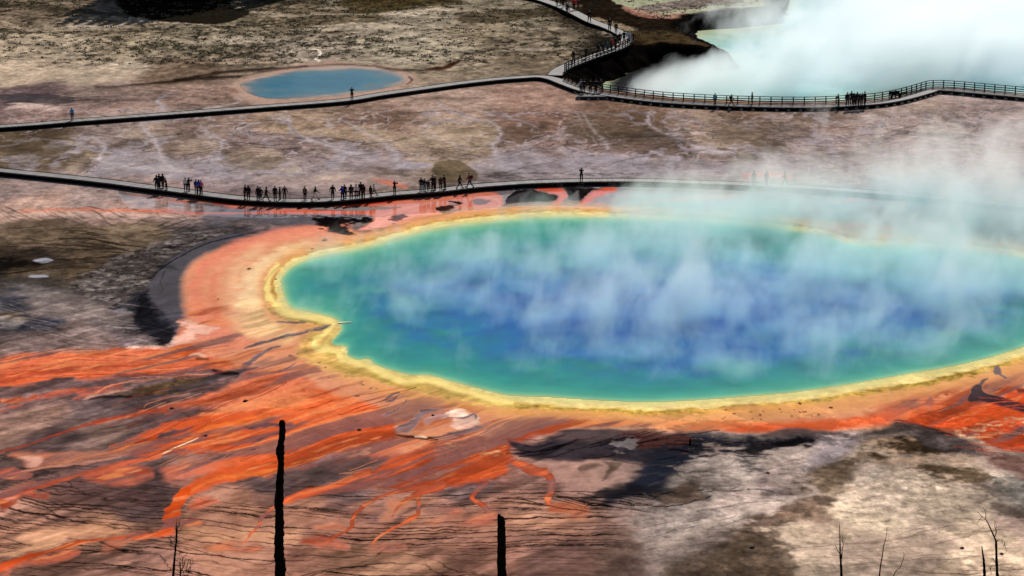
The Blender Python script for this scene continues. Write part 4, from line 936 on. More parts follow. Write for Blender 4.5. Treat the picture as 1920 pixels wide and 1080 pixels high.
def railing(parent, L, off, i0, i1, top, h=1.22, post=1.65, brace=False):
    N = normals(L); K = [L[i] + N[i] * off for i in range(i0, i1)]
    m = MB()
    for a, b in zip(K, K[1:]):
        for z, hh in ((h, .10), (h - .36, .12), (h - .70, .12), (h - 1.0, .10)):
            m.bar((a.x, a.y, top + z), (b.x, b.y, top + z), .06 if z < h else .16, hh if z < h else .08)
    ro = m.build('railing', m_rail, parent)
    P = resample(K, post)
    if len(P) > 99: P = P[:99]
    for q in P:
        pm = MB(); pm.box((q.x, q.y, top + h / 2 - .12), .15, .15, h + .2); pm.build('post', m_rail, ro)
    return ro

WALK_A = [(-120,309),(-60,314),(0,319),(60,325),(130,332),(210,341),(270,349),(320,355),(373,362),(420,368),(459,372),(510,375),(560,376),(610,375),(650,372),(700,367),(737,363),(780,360),(826,356),(860,352),(896,348),(950,344),(1000,341),(1100,338),(1200,338),(1290,341),(1400,345),(1500,350),(1600,357),(1700,365),(1820,376),(2000,394)]
rA, LA = boardwalk(WALK_A, 'long low boardwalk without railing, crowded with visitors, along the far edge of the big pool', half=1.15)
m = MB(); c = G(661, 366, .55)
m2 = empty('bench', c, .02); tag(m2, 'low dark backless bench on the lower boardwalk amid the densest group of visitors', 'bench')
mm = MB(); mm.box((0, 0, .46), 1.9, .4, .06); mm.build('seat', m_timber, m2)
for x in (-.75, .75):
    mm = MB(); mm.box((x, 0, .215), .1, .34, .43); mm.build('leg', m_timber, m2)

WALK_B = [(-120,245),(0,237),(70,232),(141,226),(250,218),(370,209),(500,199),(640,188),(710,177),(788,166),(860,156),(921,149),(970,145),(1010,143),(1036,147),(1060,156),(1090,167),(1125,175),(1180,183),(1240,190),(1320,195),(1400,198),(1480,199.5),(1540,199),(1600,196),(1650,192),(1690,185),(1722,176.5),(1748,168.5),(1753,167.3),(1760,167.4),(1790,169),(1850,174.5),(1920,181),(2010,191),(2100,201)]
rB, LB = boardwalk(WALK_B, 'boardwalk passing the small blue pool, then curving with a railing along the steaming crater', half=1.2, step=1.2)
def nearest(L, px, py, z=.55):
    q = G(px, py, z); return min(range(len(L)), key=lambda i: (L[i] - q).length)
iB = nearest(LB, 1046, 151)
railing(rB, LB, 1.14, iB, len(LB), .55)
NB = normals(LB); m = None
K = resample([LB[i] - NB[i] * 1.25 for i in range(nearest(LB, 1090, 167), len(LB))], 1.75)
for q in K[:60]:
    m = MB(); m.box((q.x, q.y, .12), .42, .3, .34); m.build('footing', m_foot, rB)
c = G(1121, 178, .55)
mm = MB(); mm.box((c.x, c.y, .50), 6.6, 2.6, .07); mm.box((c.x, c.y - 1.26, .33), 6.6, .09, .26); mm.build('platform', m_deck, rB)
for dx in (-2.9, -1.4, 0, 1.4, 2.9):
    mm = MB(); mm.box((c.x + dx, c.y - 1.2, .1), .4, .3, .4); mm.build('footing', m_foot, rB)
c = G(1679, 184, .55); m2 = empty('bench', c, .5); tag(m2, 'dark high-backed bench against the crater railing, right of the tight crater group', 'bench')
mm = MB(); mm.box((0, 0, .45), 1.8, .45, .07); mm.build('seat', m_timber, m2)
mm = MB(); mm.box((0, .24, .80), 1.8, .07, .5); mm.build('backrest', m_timber, m2)
for x in (-.75, .75):
    mm = MB(); mm.box((x, 0, .21), .12, .42, .42); mm.build('leg', m_timber, m2)

WALK_C = [(1040,141),(1052,129),(1085,115),(1130,99),(1158,89),(1174,78),(1172,67),(1143,52),(1112,41),(1090,30),(1066,18),(1036,6),(1000,-5),(950,-16),(880,-28)]
rC, LC = boardwalk(WALK_C, 'boardwalk winding away beside the black crater bank to the top, railed on its lower stretch', half=1.25, step=1.2)
railing(rC, LC, -1.18, nearest(LC, 1046, 134), nearest(LC, 1176, 76) + 2, .55)
# ------------------------------------------------------------------ visitors
def skin_mesh(name, verts, edges, radii, root=0, sub=1):
    me = bpy.data.meshes.new(name); me.from_pydata([tuple(v) for v in verts], edges, [])
    o = bpy.data.objects.new(name, me); COL.objects.link(o)
    o.modifiers.new('skin', 'SKIN'); s = o.modifiers.new('sub', 'SUBSURF'); s.levels = sub; s.render_levels = sub
    for i, r in enumerate(radii):
        r = r if isinstance(r, tuple) else (r, r)
        me.skin_vertices[0].data[i].radius = r; me.skin_vertices[0].data[i].use_root = (i == root)
    bpy.context.view_layer.update()
    dg = bpy.context.evaluated_depsgraph_get()
    out = bpy.data.meshes.new_from_object(o.evaluated_get(dg)); out.name = name
    bpy.data.objects.remove(o)
    out.polygons.foreach_set('use_smooth', [True] * len(out.polygons))
    return out

class Sk:
    def __init__(s): s.v = []; s.e = []; s.r = []
    def add(s, p, r, link=None):
        s.v.append(Vector(p)); s.r.append(r); i = len(s.v) - 1
        if link is not None: s.e.append((link, i))
        return i

def rotx(v, a): return Vector((v.x, v.y * math.cos(a) - v.z * math.sin(a), v.y * math.sin(a) + v.z * math.cos(a)))

def pose(arm_l, arm_r, leg_l, leg_r, lean=0.0, wide=1.0, head=0.0):
    """arm = (swing forward deg, elbow bend deg, spread deg); leg = (hip swing, knee bend)"""
    J = {}
    J['pelvis'] = Vector((0, 0, .93)); up = Vector((0, math.sin(R(lean)), math.cos(R(lean))))
    for k, d in (('waist', .14), ('chest', .34), ('nb', .50), ('neck', .56), ('head', .66), ('top', .745)): J[k] = J['pelvis'] + up * d
    J['head'] += Vector((0, .015 + head, 0)); J['top'] += Vector((0, .01 + head, 0)); J['nose'] = J['head'] + Vector((0, .098, -.005))
    for s, a, sd in (('l', arm_l, -1), ('r', arm_r, 1)):
        sh = J['nb'] + Vector((sd * .165 * wide, 0, -.045)); J['sh' + s] = sh
        d = rotx(Vector((sd * math.sin(R(a[2])), 0, -math.cos(R(a[2])))), R(a[0]))
        el = sh + d * .28; J['el' + s] = el
        d2 = rotx(Vector((sd * math.sin(R(a[2])) * (.2 if a[1] < 60 else -1.2), 0, -1)).normalized(), R(a[0] + a[1]))
        J['wr' + s] = el + d2 * .25; J['pa' + s] = el + d2 * .32; J['hd' + s] = d2
    low = 0
    for s, a, sd in (('l', leg_l, -1), ('r', leg_r, 1)):
        hp = J['pelvis'] + Vector((sd * .09 * wide, 0, -.05)); J['hp' + s] = hp
        d = rotx(Vector((sd * .02, 0, -1)), R(a[0])); kn = hp + d * .41; J['kn' + s] = kn
        d2 = rotx(Vector((0, 0, -1)), R(a[0] - a[1])); an = kn + d2 * .39; J['an' + s] = an
        f = rotx(Vector((0, 1, -.22)), R((a[0] - a[1]) * .5)); J['to' + s] = an + f * .17
    lo = min(J['anl'].z, J['anr'].z) - .075
    for k in J: J[k] = J[k] - Vector((0, 0, lo)) if not k.startswith('hd') else J[k]
    return J

def make_body(J, g=1.0):
    k = Sk()
    pe = k.add(J['pelvis'], (.125 * g, .095 * g)); wa = k.add(J['waist'], (.115 * g, .09 * g), pe); ch = k.add(J['chest'], (.13 * g, .10 * g), wa)
    nb = k.add(J['nb'], (.07, .06), ch); ne = k.add(J['neck'], .052, nb); he = k.add(J['head'], (.075, .088), ne); tp = k.add(J['top'], (.058, .066), he)
    k.add(J['nose'], .016, he)
    for s in 'lr':
        sh = k.add(J['sh' + s], .058, nb); el = k.add(J['el' + s], .042, sh); wr = k.add(J['wr' + s], .027, el); pa = k.add(J['pa' + s], (.036, .022), wr)
        d = J['hd' + s]; side = Vector((0, 1, 0)) if abs(d.y) < .8 else Vector((1, 0, 0)); side = (side - d * side.dot(d)).normalized()
        for i, (o, ln) in enumerate(((-.026, .062), (-.009, .075), (.009, .080), (.026, .070))):
            b = k.add(J['pa' + s] + side * o + d * .035, .0095, pa); m_ = k.add(J['pa' + s] + side * o * 1.1 + d * (.035 + ln * .5) + Vector((0, .006, 0)), .0085, b); k.add(J['pa' + s] + side * o * 1.1 + d * (.035 + ln) + Vector((0, .016, 0)), .007, m_)
        t = k.add(J['pa' + s] + side * .04 - d * .01, .011, pa); k.add(J['pa' + s] + side * .062 + d * .025, .009, t)
        hp = k.add(J['hp' + s], .085 * g, pe); kn = k.add(J['kn' + s], .056, hp); an = k.add(J['an' + s], .038, kn); k.add(J['to' + s], (.036, .028), an)
    return skin_mesh('person', k.v, k.e, k.r, 0, 1)

def make_jacket(J, g=1.0, long=0.0):
    k = Sk()
    hem = J['pelvis'] + Vector((0, 0, -.02 - long))
    pe = k.add(hem, (.15 * g, .125 * g)); wa = k.add(J['waist'], (.145 * g, .12 * g), pe); ch = k.add(J['chest'], (.16 * g, .13 * g), wa); nb = k.add(J['nb'], (.085, .08), ch)
    for s in 'lr':
        sh = k.add(J['sh' + s], .078 * g, nb); el = k.add(J['el' + s], .060 * g, sh); k.add(J['wr' + s], .044, el)
    return skin_mesh('jacket', k.v, k.e, k.r, 0, 1)

def make_trousers(J, g=1.0, short=False):
    k = Sk()
    wa = k.add(J['pelvis'] + Vector((0, 0, .03)), (.135 * g, .108 * g)); 
    for s in 'lr':
        hp = k.add(J['hp' + s], .10 * g, wa); kn = k.add(J['kn' + s], .076 if short else .07, hp)
        if not short: k.add(J['an' + s].lerp(J['kn' + s], .12), .058, kn)
    return skin_mesh('shorts' if short else 'trousers', k.v, k.e, k.r, 0, 1)

def blob(name, c, r, cut=None, n=10, m=7):
    v = []; f = []
    for i in range(m + 1):
        th = math.pi * i / m
        for j in range(n):
            ph = 2 * math.pi * j / n; v.append(Vector((c[0] + r[0] * math.sin(th) * math.cos(ph), c[1] + r[1] * math.sin(th) * math.sin(ph), c[2] + r[2] * math.cos(th) * (1 if math.cos(th) > 0 or cut is None else cut))))
    for i in range(m):
        for j in range(n): f.append((i * n + j, (i + 1) * n + j, (i + 1) * n + (j + 1) % n, i * n + (j + 1) % n))
    me = bpy.data.meshes.new(name); me.from_pydata([tuple(p) for p in v], [], f); me.polygons.foreach_set('use_smooth', [True] * len(f)); return me

def make_shoes(J):
    m = MB()
    for s in 'lr':
        a, t = J['an' + s], J['to' + s]; d = (t - a).normalized()
        m.tube([a - d * .06 + Vector((0, 0, -.03)), a + Vector((0, 0, -.02)), a.lerp(t, .6) + Vector((0, 0, -.01)), t + d * .04], [.035, .052, .05, .032], 8)
    o = m.build('shoes', None); me = o.data; bpy.data.objects.remove(o); return me

POSES = {
 'stand': pose((4, 10, 9), (4, 10, 9), (1, 2), (-1, 2)),
 'lean': pose((28, 55, 10), (30, 60, 10), (3, 3), (-4, 2), 6),
 'photo': pose((50, 88, 14), (52, 86, 14), (2, 3), (-3, 3), 2),
 'walk': pose((-24, 14, 8), (26, 26, 8), (27, 8), (-22, 16), 4),
 'walkb': pose((22, 26, 8), (-24, 14, 8), (-20, 20), (24, 6), 5),
 'pocket': pose((-8, 42, 22), (-8, 42, 22), (2, 2), (2, 2), 0),
 'sit': None,
}
del POSES['sit']
PROTO = {}
def proto(ps, g):
    key = (ps, g)
    if key not in PROTO:
        J = POSES[ps]; h = J['head']
        back = J['chest'] + Vector((0, -.20 * g, -.01))
        brim = MB(); brim.box((h.x, h.y + .13, h.z + .045), .14, .12, .012); brim.v += []; bo = brim.build('cap', None)
        capm = blob('cap', (h.x, h.y, h.z + .045), (.098, .108, .09), .15)
        bm = bmesh.new(); bm.from_mesh(capm); bm.from_mesh(bo.data); bm.to_mesh(capm); bm.free(); bpy.data.objects.remove(bo)
        PROTO[key] = dict(body=make_body(J, g), jacket=make_jacket(J, g), coat=make_jacket(J, g, .16), trousers=make_trousers(J, g), shorts=make_trousers(J, g, True), shoes=make_shoes(J),
                          hair=blob('hair', (h.x, h.y - .018, h.z + .022), (.093, .102, .098), .8), longhair=blob('hair', (h.x, h.y - .04, h.z - .02), (.098, .095, .15), 1.0),
                          cap=capm, hood=blob('hood', (h.x, h.y - .022, h.z + .01), (.108, .112, .125), 1.0), backpack=blob('backpack', tuple(back), (.15, .11, .23), 1.0))
    return PROTO[key]

_cm = {}
def cloth(c):
    if c not in _cm: _cm[c] = simple('cloth_%s' % c, {'black': (.012,.012,.014), 'charcoal': (.028,.028,.032), 'brown': (.04,.026,.018), 'navy': (.015,.02,.05), 'blue': (.03,.06,.55), 'royal': (.02,.03,.42), 'sky': (.10,.40,.75), 'teal': (.02,.20,.24),
        'white': (.80,.80,.82), 'red': (.55,.03,.02), 'darkred': (.16,.02,.02), 'pink': (.62,.12,.20), 'olive': (.12,.13,.07), 'grey': (.16,.16,.17), 'green': (.30,.62,.10), 'purple': (.14,.12,.35), 'denim': (.05,.08,.16), 'palegrey': (.42,.46,.52), 'khaki': (.24,.2,.14)}[c], .85, .2, 14, .15)
    return _cm[c]
m_skin = [simple('skin_tone', (.42, .25, .17), .55, .1, 9, .3), simple('skin_tone', (.22, .12, .08), .55, .1, 9, .3)]
m_hair = [simple('hair_dark', (.012, .010, .009), .6, .3, 30, .3), simple('hair_brown', (.06, .035, .02), .6, .3, 30, .3), simple('hair_blond', (.3, .2, .1), .6, .3, 30, .3)]

def person(px, py, ps, face, top, bottom, label, group, head='hair', size=1.0, wide=1.0, extra=None, coat=False, z=.55, hc=None, hm=0, sk=0):
    Pm = proto(ps, wide); q = G(px, py, z)
    b = bpy.data.objects.new('person', Pm['body']); COL.objects.link(b)
    b.location = q; b.rotation_euler = (0, 0, R(face)); b.scale = (size * 1.2, size * 1.2, size * 1.07)
    tag(b, label, 'person', group)
    def part(nm, me, mat):
        o = bpy.data.objects.new(nm, me); COL.objects.link(o); o.parent = b
        if len(o.data.materials) == 0: o.data.materials.append(mat)
        o.material_slots[0].link = 'OBJECT'; o.material_slots[0].material = mat
    if not len(Pm['body'].materials): Pm['body'].materials.append(m_skin[0])
    b.material_slots[0].link = 'OBJECT'; b.material_slots[0].material = m_skin[sk]
    part('jacket', Pm['coat' if coat else 'jacket'], cloth(top))
    if bottom.startswith('short_'): part('shorts', Pm['shorts'], cloth(bottom[6:]))
    else: part('trousers', Pm['trousers'], cloth(bottom))
    part('shoes', Pm['shoes'], cloth('black'))
    if head == 'hood': part('hood', Pm['hood'], cloth(hc or top))
    else:
        part('hair', Pm['longhair' if head == 'long' else 'hair'], m_hair[hm])
        if head == 'cap': part('cap', Pm['cap'], cloth(hc or 'white'))
    if extra: part('backpack', Pm['backpack'], cloth(extra))
    return b

g1 = 'visitors on the lower boardwalk'; g2 = 'visitors by the crater railing'; g3 = 'visitors on the climbing boardwalk'
A = 0; T = 180            # facing away from / towards the viewpoint
# lower boardwalk, left to right
person(294,356,'pocket',20,'black','black','leftmost visitor on the lower boardwalk, stout and dressed in black', g1, 'hood', 1.02, 1.15, 'black')
person(299,354,'stand',-40,'black','charcoal','tall black-clad visitor second from the left on the lower boardwalk', g1, size=1.06)
person(305.5,354,'stand',150,'charcoal','black','visitor with a round hood, third from the left on the lower boardwalk', g1, 'hood', 1.05, 1.1)
person(312,357,'lean',70,'brown','black','small person in dark brown just right of the leftmost trio on the lower boardwalk', g1, 'hood', .84)
person(348,359,'stand',10,'white','denim','person in a white top and dark blue trousers, left half of the first white-topped pair', g1, hm=0, size=.98)
person(354,359,'photo',-20,'black','black','slim person in black beside the white-topped person with blue trousers', g1, size=.97)
person(368,363,'stand',-15,'palegrey','khaki','person in a pale grey-white top behind the blue backpack', g1, extra='navy')
person(373,364.5,'stand',25,'blue','navy','person in a bright blue jacket between the pale top and the pink top', g1, 'long', 1.03)
person(377.5,364.5,'pocket',-30,'pink','navy','person in a pinkish red top and navy trousers at the right of the blue jacket', g1, size=.99)
person(459,374,'lean',-60,'black','charcoal','black-clad person leaning at the left of a close pair over the orange runoff', g1)
person(466,375,'stand',10,'black','brown','broad hooded person at the right of the close pair over the orange runoff', g1, 'hood', 1.0, 1.12)
person(484,377,'stand',40,'charcoal','navy','person in dark grey with a brownish head left of a bulky companion', g1, hm=1, size=1.05)
person(488,378,'pocket',160,'black','navy','bulky person in black overlapping the brown-haired one', g1, 'hood', 1.0, 1.1)
person(499,377,'walkb',-80,'black','black','lone person mid-stride in black with a rounded back, right of the bulky pair', g1, 'hood', 1.0, 1.1)
person(516,377,'stand',-10,'black','black','tall person in a long black coat, leftmost of three spaced standing figures', g1, coat=True, size=1.05)
person(525,375,'stand',80,'charcoal','black','thin black figure in the middle of three spaced standing figures', g1, size=.92)
person(534,376,'pocket',0,'black','olive','black-jacketed person with olive trousers, right of three spaced standing figures', g1, size=1.0)
person(572,376,'stand',-20,'olive','charcoal','person in an olive green jacket alone near the lowest bend of the boardwalk', g1, wide=1.1, size=.98)
person(591,375,'walk',-80,'black','short_white','walker in a black top and white shorts with a white cap', g1, 'cap', 1.0)
person(624,373.5,'pocket',10,'black','charcoal','solitary stocky person in black between the white-shorted walker and the royal blue jacket', g1, 'hair', 1.0, 1.12)
person(642,375,'lean',30,'royal','navy','person in a bright royal blue jacket bending at the left end of the bench group', g1, 'hood', .95, 1.12)
person(646.5,373,'stand',-20,'black','black','dark figure standing just behind the royal blue jacket', g1)
person(658.5,374,'stand',5,'charcoal','black','dark hooded person in front of the bench beside the white shirt', g1, 'hood', 1.03, 1.1)
person(668,372.5,'pocket',10,'white','black','person in a white shirt and black trousers in the middle of the bench group', g1, hm=0)
person(676.5,371.5,'stand',-10,'black','black','tallest figure of the bench group, all in black', g1, size=1.12)
person(681.5,372.5,'stand',30,'black','brown','black-coated person close against the tallest figure of the bench group', g1, 'hood', 1.0, 1.12)
person(695,371,'stand',-40,'black','short_charcoal','short person in a black coat with bare lower legs right of the bench group', g1, 'hood', .84, 1.1, coat=True)
person(702,367,'walk',80,'palegrey','navy','slender child in pale blue-grey walking at the right of the bench group', g1, size=.84, hm=1)
person(740,364.5,'photo',-20,'black','black','lone figure in black wearing a white cap over the widest orange runoff', g1, 'cap', .98)
person(789.5,359,'stand',20,'black','denim','person in black with a pale face turned right, left end of the row of eight', g1, size=.98)
person(796,359.5,'stand',-30,'charcoal','teal','person in a dark jacket with teal trousers second in the row of eight', g1, size=.93)
person(803,358.5,'stand',0,'navy','navy','small child in navy, third in the row of eight', g1, size=.78)
person(812,357.5,'lean',40,'black','black','large person in black with a pack on the left of the white cap', g1, size=1.08, wide=1.15, extra='black')
person(815.5,357,'stand',60,'black','charcoal','person in black wearing a white cap tucked against a larger companion', g1, 'cap', 1.05)
person(826.5,357,'stand',-10,'brown','black','dark brown figure at the left of a pair in the row of eight', g1, size=.97)
person(834,356,'lean',70,'black','black','black figure at the right of a pair in the row of eight, head tilted right', g1, size=1.08)
person(862,353.5,'walk',-75,'brown','navy','walker in dark brown with legs apart, just left of the stout dark red walker', g1, 'long', 1.0, hm=0)
person(881,352,'walkb',80,'darkred','denim','tall stout walker in dark red jacket and jeans at the right end of the crowd', g1, size=1.1, wide=1.15, extra='charcoal')
person(1090,340.5,'photo',0,'black','charcoal','lone photographer in black standing between the two orange tongues', g1, size=1.0)
person(1413.5,347,'stand',20,'charcoal','black','faint dark figure in the steam, leftmost of three on the misty boardwalk', g1)
person(1437,347,'stand',-20,'purple','purple','faint violet-clad figure in the steam, middle of three on the misty boardwalk', g1)
person(1472,349,'walk',80,'charcoal','charcoal','grey figure striding through the steam, rightmost of three on the misty boardwalk', g1, size=1.05)
person(1735,369,'walk',-80,'green','green','figure in light green alone in thick steam far right on the lower boardwalk', g1, size=.98)
# upper boardwalk, left
person(135.5,226,'stand',30,'sky','black','lone person in a light blue jacket at the far left of the upper boardwalk', 'visitors near the small blue pool', 'hair', 1.05, hm=0)
person(660,188,'photo',0,'black','black','lone dark figure in front of the small blue pool', 'visitors near the small blue pool', size=1.1)
# platform group
person(1089,173,'stand',40,'palegrey','black','person in a pale top at the left end of the platform group', g2, size=1.1)
person(1094.5,174.5,'pocket',-20,'black','black','tall bulky black figure second in the platform group', g2, 'hood', 1.16, 1.15)
person(1107,173,'lean',10,'black','black','black figure with a small head in the middle of the platform group', g2, size=1.06)
person(1117,173.5,'pocket',0,'black','charcoal','broad hooded figure second from the right in the platform group', g2, 'hood', 1.14, 1.15)
person(1126.5,173,'stand',-10,'charcoal','black','thin upright figure at the right end of the platform group', g2, size=1.1)
# railing of the crater
person(1340.5,197.5,'stand',10,'charcoal','navy','person with a sky blue pack at the crater railing', g2, 'hair', 1.0, extra='sky')
person(1371,198.5,'walk',-85,'black','black','striding black figure with a pack between two others along the crater railing', g2, size=1.0, extra='black')
person(1410,196.5,'stand',80,'charcoal','charcoal','lone thin dark figure in profile, rightmost of three spaced along the crater railing', g2, size=1.05)
person(1572,200,'lean',70,'black','charcoal','grey-looking figure half in steam, left of the tight crater group', g2, size=1.05)
person(1588.5,200,'stand',0,'black','black','tall black figure at the left end of the tight crater group', g2, size=1.2)
person(1596,198.5,'pocket',0,'black','black','tall figure with bent elbows, second in the tight crater group', g2, size=1.22)
person(1601.5,199.5,'stand',30,'black','black','hooded figure third in the tight crater group', g2, 'hood', 1.1, 1.1)
person(1607,198,'stand',-10,'charcoal','black','long-haired figure in the middle of the tight crater group', g2, 'long', 1.12, 1.1)
person(1612,199.5,'photo',0,'black','black','figure raising both hands in the tight crater group', g2, size=1.08)
person(1616,198,'lean',-30,'black','brown','figure turned towards its right-hand neighbour in the tight crater group', g2, size=1.06)
person(1621,197.5,'stand',-80,'black','black','slim figure in profile at the right end of the tight crater group', g2, size=1.16)
# climbing boardwalk
person(1075,118,'stand',10,'black','black','lowest figure behind the railing of the climbing boardwalk', g3, size=1.15)
person(1099,110,'stand',-10,'charcoal','black','second figure up behind the railing of the climbing boardwalk', g3, size=1.1)
person(1122,101.5,'stand',30,'black','black','left one of two touching figures half way up the climbing railing', g3, 'hood', 1.0, 1.15)
person(1130,99,'pocket',-30,'black','black','right one of two touching figures half way up the climbing railing', g3, 'hood', 1.0, 1.15)
person(1139,96,'stand',0,'teal','charcoal','figure in dull teal next to the red jacket above the railing', g3, size=.95)
person(1146.5,93,'lean',-20,'red','black','person in a red jacket above the upper end of the climbing railing', g3, size=1.05)
person(1154,91,'stand',10,'black','darkred','dark figure between the red jacket and the bend of the climbing boardwalk', g3, size=1.1)
person(1162,84,'stand',0,'black','black','tall dark figure on the inner side of the boardwalk bend', g3, size=1.2)
person(1170,80,'pocket',-10,'black','black','black figure at the bend left of the two white tops', g3, 'hood', 1.15, 1.15)
person(1177,77,'stand',20,'white','short_white','left person in white at the outer bend of the climbing boardwalk', g3, size=.98)
person(1180.5,77,'stand',-20,'white','palegrey','right person in white at the outer bend of the climbing boardwalk', g3, 'cap', .95)
person(1155,63,'stand',10,'brown','black','figure in brown just above the boardwalk bend', g3, size=1.1)
person(1143,58,'stand',0,'black','black','tall black figure on the straight stretch above the bend', g3, size=1.3)
person(1105,41,'walk',10,'black','black','solitary walker in black on the upper straight of the climbing boardwalk', g3, size=1.25)
person(1066,23,'stand',20,'palegrey','navy','person in pale blue-grey at the lower left of the uppermost crowd', g3, size=1.1)
person(1063,26,'pocket',-20,'navy','black','person in navy at the bottom left corner of the uppermost crowd', g3, 'hood', 1.1, 1.1)
person(1076,19,'stand',0,'red','black','person in bright red with a pale cap in the uppermost crowd', g3, 'cap', 1.2, 1.1)
person(1084,18,'stand',10,'darkred','black','person in dark red right of the bright red one in the uppermost crowd', g3, size=1.15)
person(1052,9,'stand',0,'white','black','left one of two white tops at the very top of the view', g3, size=1.1)
person(1061,7,'stand',20,'white','charcoal','right one of two white tops at the very top of the view', g3, size=1.1)
person(1044,11,'pocket',0,'black','black','dark figure left of the white tops at the very top of the view', g3, 'hood', 1.1, 1.1)
person(1056,14,'stand',-10,'black','black','dark figure just below the two white tops at the very top of the view', g3, size=1.1)
# ------------------------------------------------------------------ dead trees on the hillside below the viewpoint
m_snag = simple('charred_wood', (.010, .009, .008), .95, .5, 5, .03, .8, (1, 1, 4))

def at_depth(px, py, Y):
    xr = (px - 960.0) / F_PX; yu = -(py - 540.0) / F_PX
    t = Y / (CP0 + yu * SP0)
    return Vector((t * xr, Y, CAM_H - t * (SP0 - yu * CP0))), t / F_PX     # point and metres per sighting unit
SP0, CP0 = math.sin(PITCH), math.cos(PITCH)

def knobbly(m, pts, n=9, seed=0, amp=.12, jag=False):
    """pts: [(x, y, z, r)] smoothed and roughened"""
    L = smooth_line(np.array(pts), 8); rr = random.Random(seed)
    ph = [rr.uniform(0, 6.3) for _ in range(n)]; b = len(m.v); P = [Vector(p[:3]) for p in L]
    for i, p in enumerate(P):
        for k in range(n):
            a = 2 * math.pi * k / n; r = L[i][3] * (1 + amp * (rr.random() - .5) * 2 + amp * math.sin(i * .9 + ph[k]))
            dz = 0
            if jag and i == 0: dz = -rr.uniform(0, 1.0) * L[i][3] * 2.0 * (k % 2 + .5)
            m.v.append(p + Vector((math.cos(a) * r, math.sin(a) * r, dz)))
    for i in range(len(P) - 1):
        for k in range(n): m.f.append((b + i * n + k, b + i * n + (k + 1) % n, b + (i + 1) * n + (k + 1) % n, b + (i + 1) * n + k))
    m.f.append(tuple(b + k for k in range(n))); e = b + (len(P) - 1) * n; m.f.append(tuple(e + k for k in range(n))[::-1])

def snag(name, label, Y, trunk, branches=(), seed=1, amp=.12, twigs=0, jag=True, cat='dead tree', grow=1.2):
    q = [at_depth(x, y, Y) for x, y, w in trunk]
    base = q[-1][0].copy(); gz = ground_z(base.x, Y)
    r = empty(name, (base.x, Y, gz)); tag(r, label, cat, 'dead trees on the hillside below the viewpoint')
    O = Vector((base.x, Y, gz))
    pts = [(*(p - O), w * s / 2) for (p, s), (x, y, w) in zip(q, trunk)]
    wl = pts[-1][3]; h = base.z - gz
    _a, _b = Vector(pts[-2][:3]), Vector(pts[-1][:3]); _d = (_b - _a).normalized() if len(trunk) > 1 else Vector((0, 0, -1)); _e = _b + _d * .35
    pts += [(*_e, wl * 1.05), (_e.x * 1.05, 0, _e.z - .5, wl * 1.08)]
    pts += [(_e.x, .05, h * .5, wl * grow), (_e.x, 0, .15, wl * grow * 1.2), (_e.x, 0, -.4, wl * grow * 1.5)]
    m = MB(); knobbly(m, pts, 9, seed, amp, jag); m.build('trunk', m_snag, r)
    rr = random.Random(seed)
    for bpts in branches:
        m = MB(); dy = rr.uniform(-.25, .25); P = []
        for i, (x, y, w) in enumerate(bpts):
            p, s = at_depth(x, y, Y); t = i / max(1, len(bpts) - 1); P.append((p.x - O.x, dy * t, p.z - O.z, w * s / 2))
        knobbly(m, P, 5, rr.randint(0, 999), .15, False)
        if twigs:
            L = smooth_line(np.array(P), 3)
            for k in range(twigs):
                c = L[rr.randrange(len(L))]; d = Vector((rr.uniform(-1, 1), rr.uniform(-1, 1), rr.uniform(-.5, .9))).normalized() * rr.uniform(.04, .14)
                m.tube([Vector(c[:3]), Vector(c[:3]) + d * .5, Vector(c[:3]) + d + Vector((0, 0, rr.uniform(-.03, .03)))], [.006, .004, .002], 4)
        m.build('branch', m_snag, r)
    return r

snag('dead_tree', 'tallest thick black burnt trunk with knobbly sides standing left of centre', 58,
     [(529,788,8),(529,794,12),(529.5,812,12.5),(527,830,12.5),(525,845,16.5),(526,856,14),(527,868,11.5),(526,885,13),(524.5,905,15),(524,925,16),(522.5,942,18),(523.5,955,16),(524,975,17),(524,1000,17.5),(522.5,1015,18),(524,1030,18),(523,1042,20),(525.5,1055,20.5),(525.5,1080,21)],
     [[(530,1076,1.6),(538,1072,1.2),(546,1077,.8),(551,1073,.6)], [(530,1079,1.4),(540,1078,1),(549,1070,.6)]], 3, .07)
snag('dead_tree', 'short thick black burnt trunk with a slanting broken top at bottom centre', 60,
     [(934.8,963.5,2),(936.5,967,7.5),(939,971,13.5),(940,985,15),(940,1000,16),(940.5,1025,16.5),(940,1050,17),(941,1080,17.5)], [], 8, .05, jag=False)
snag('dead_tree', 'slender black dead conifer bristling with short twigs at the lower left', 52,
     [(331.7,970,.5),(331.2,985,1.4),(331.4,993,3.6),(331,1005,3.6),(330.7,1013,3.5),(329.5,1025,3.4),(328.6,1034,3.6),(327.5,1045,3.9),(326.5,1055,4.4),(325,1080,4.8)],
     [[(332,992,1.6),(335,986,1),(336.5,976,.5)], [(331,1014,1.6),(322,1016,1.4),(313,1019,1),(305,1023,.6)], [(322,1016,1),(319.5,1010,.7),(322,1006,.5)], [(322,1016,1),(317,1012,.7),(314,1011,.5)], [(322,1016,1),(321,1022,.7),(323,1028,.5)],
      [(330.5,1025,1),(336,1024.5,.7),(340,1027,.5)], [(330,1020,.9),(334,1016,.6)], [(329.5,1038,1),(337,1040,.9),(345,1045,.5)], [(337,1040,.7),(337.5,1030,.5)], [(329,1031,.8),(322,1026,.4)], [(327,1066,1.2),(318,1064,.6)],
      [(328,1049,1),(336,1052,.9),(342,1056,.5)], [(331,1000,1),(326,997,.5)], [(331,1001,1),(337,998,.5)], [(331,1007,1),(335,1009,.5)]], 5, .12, twigs=4, jag=False)
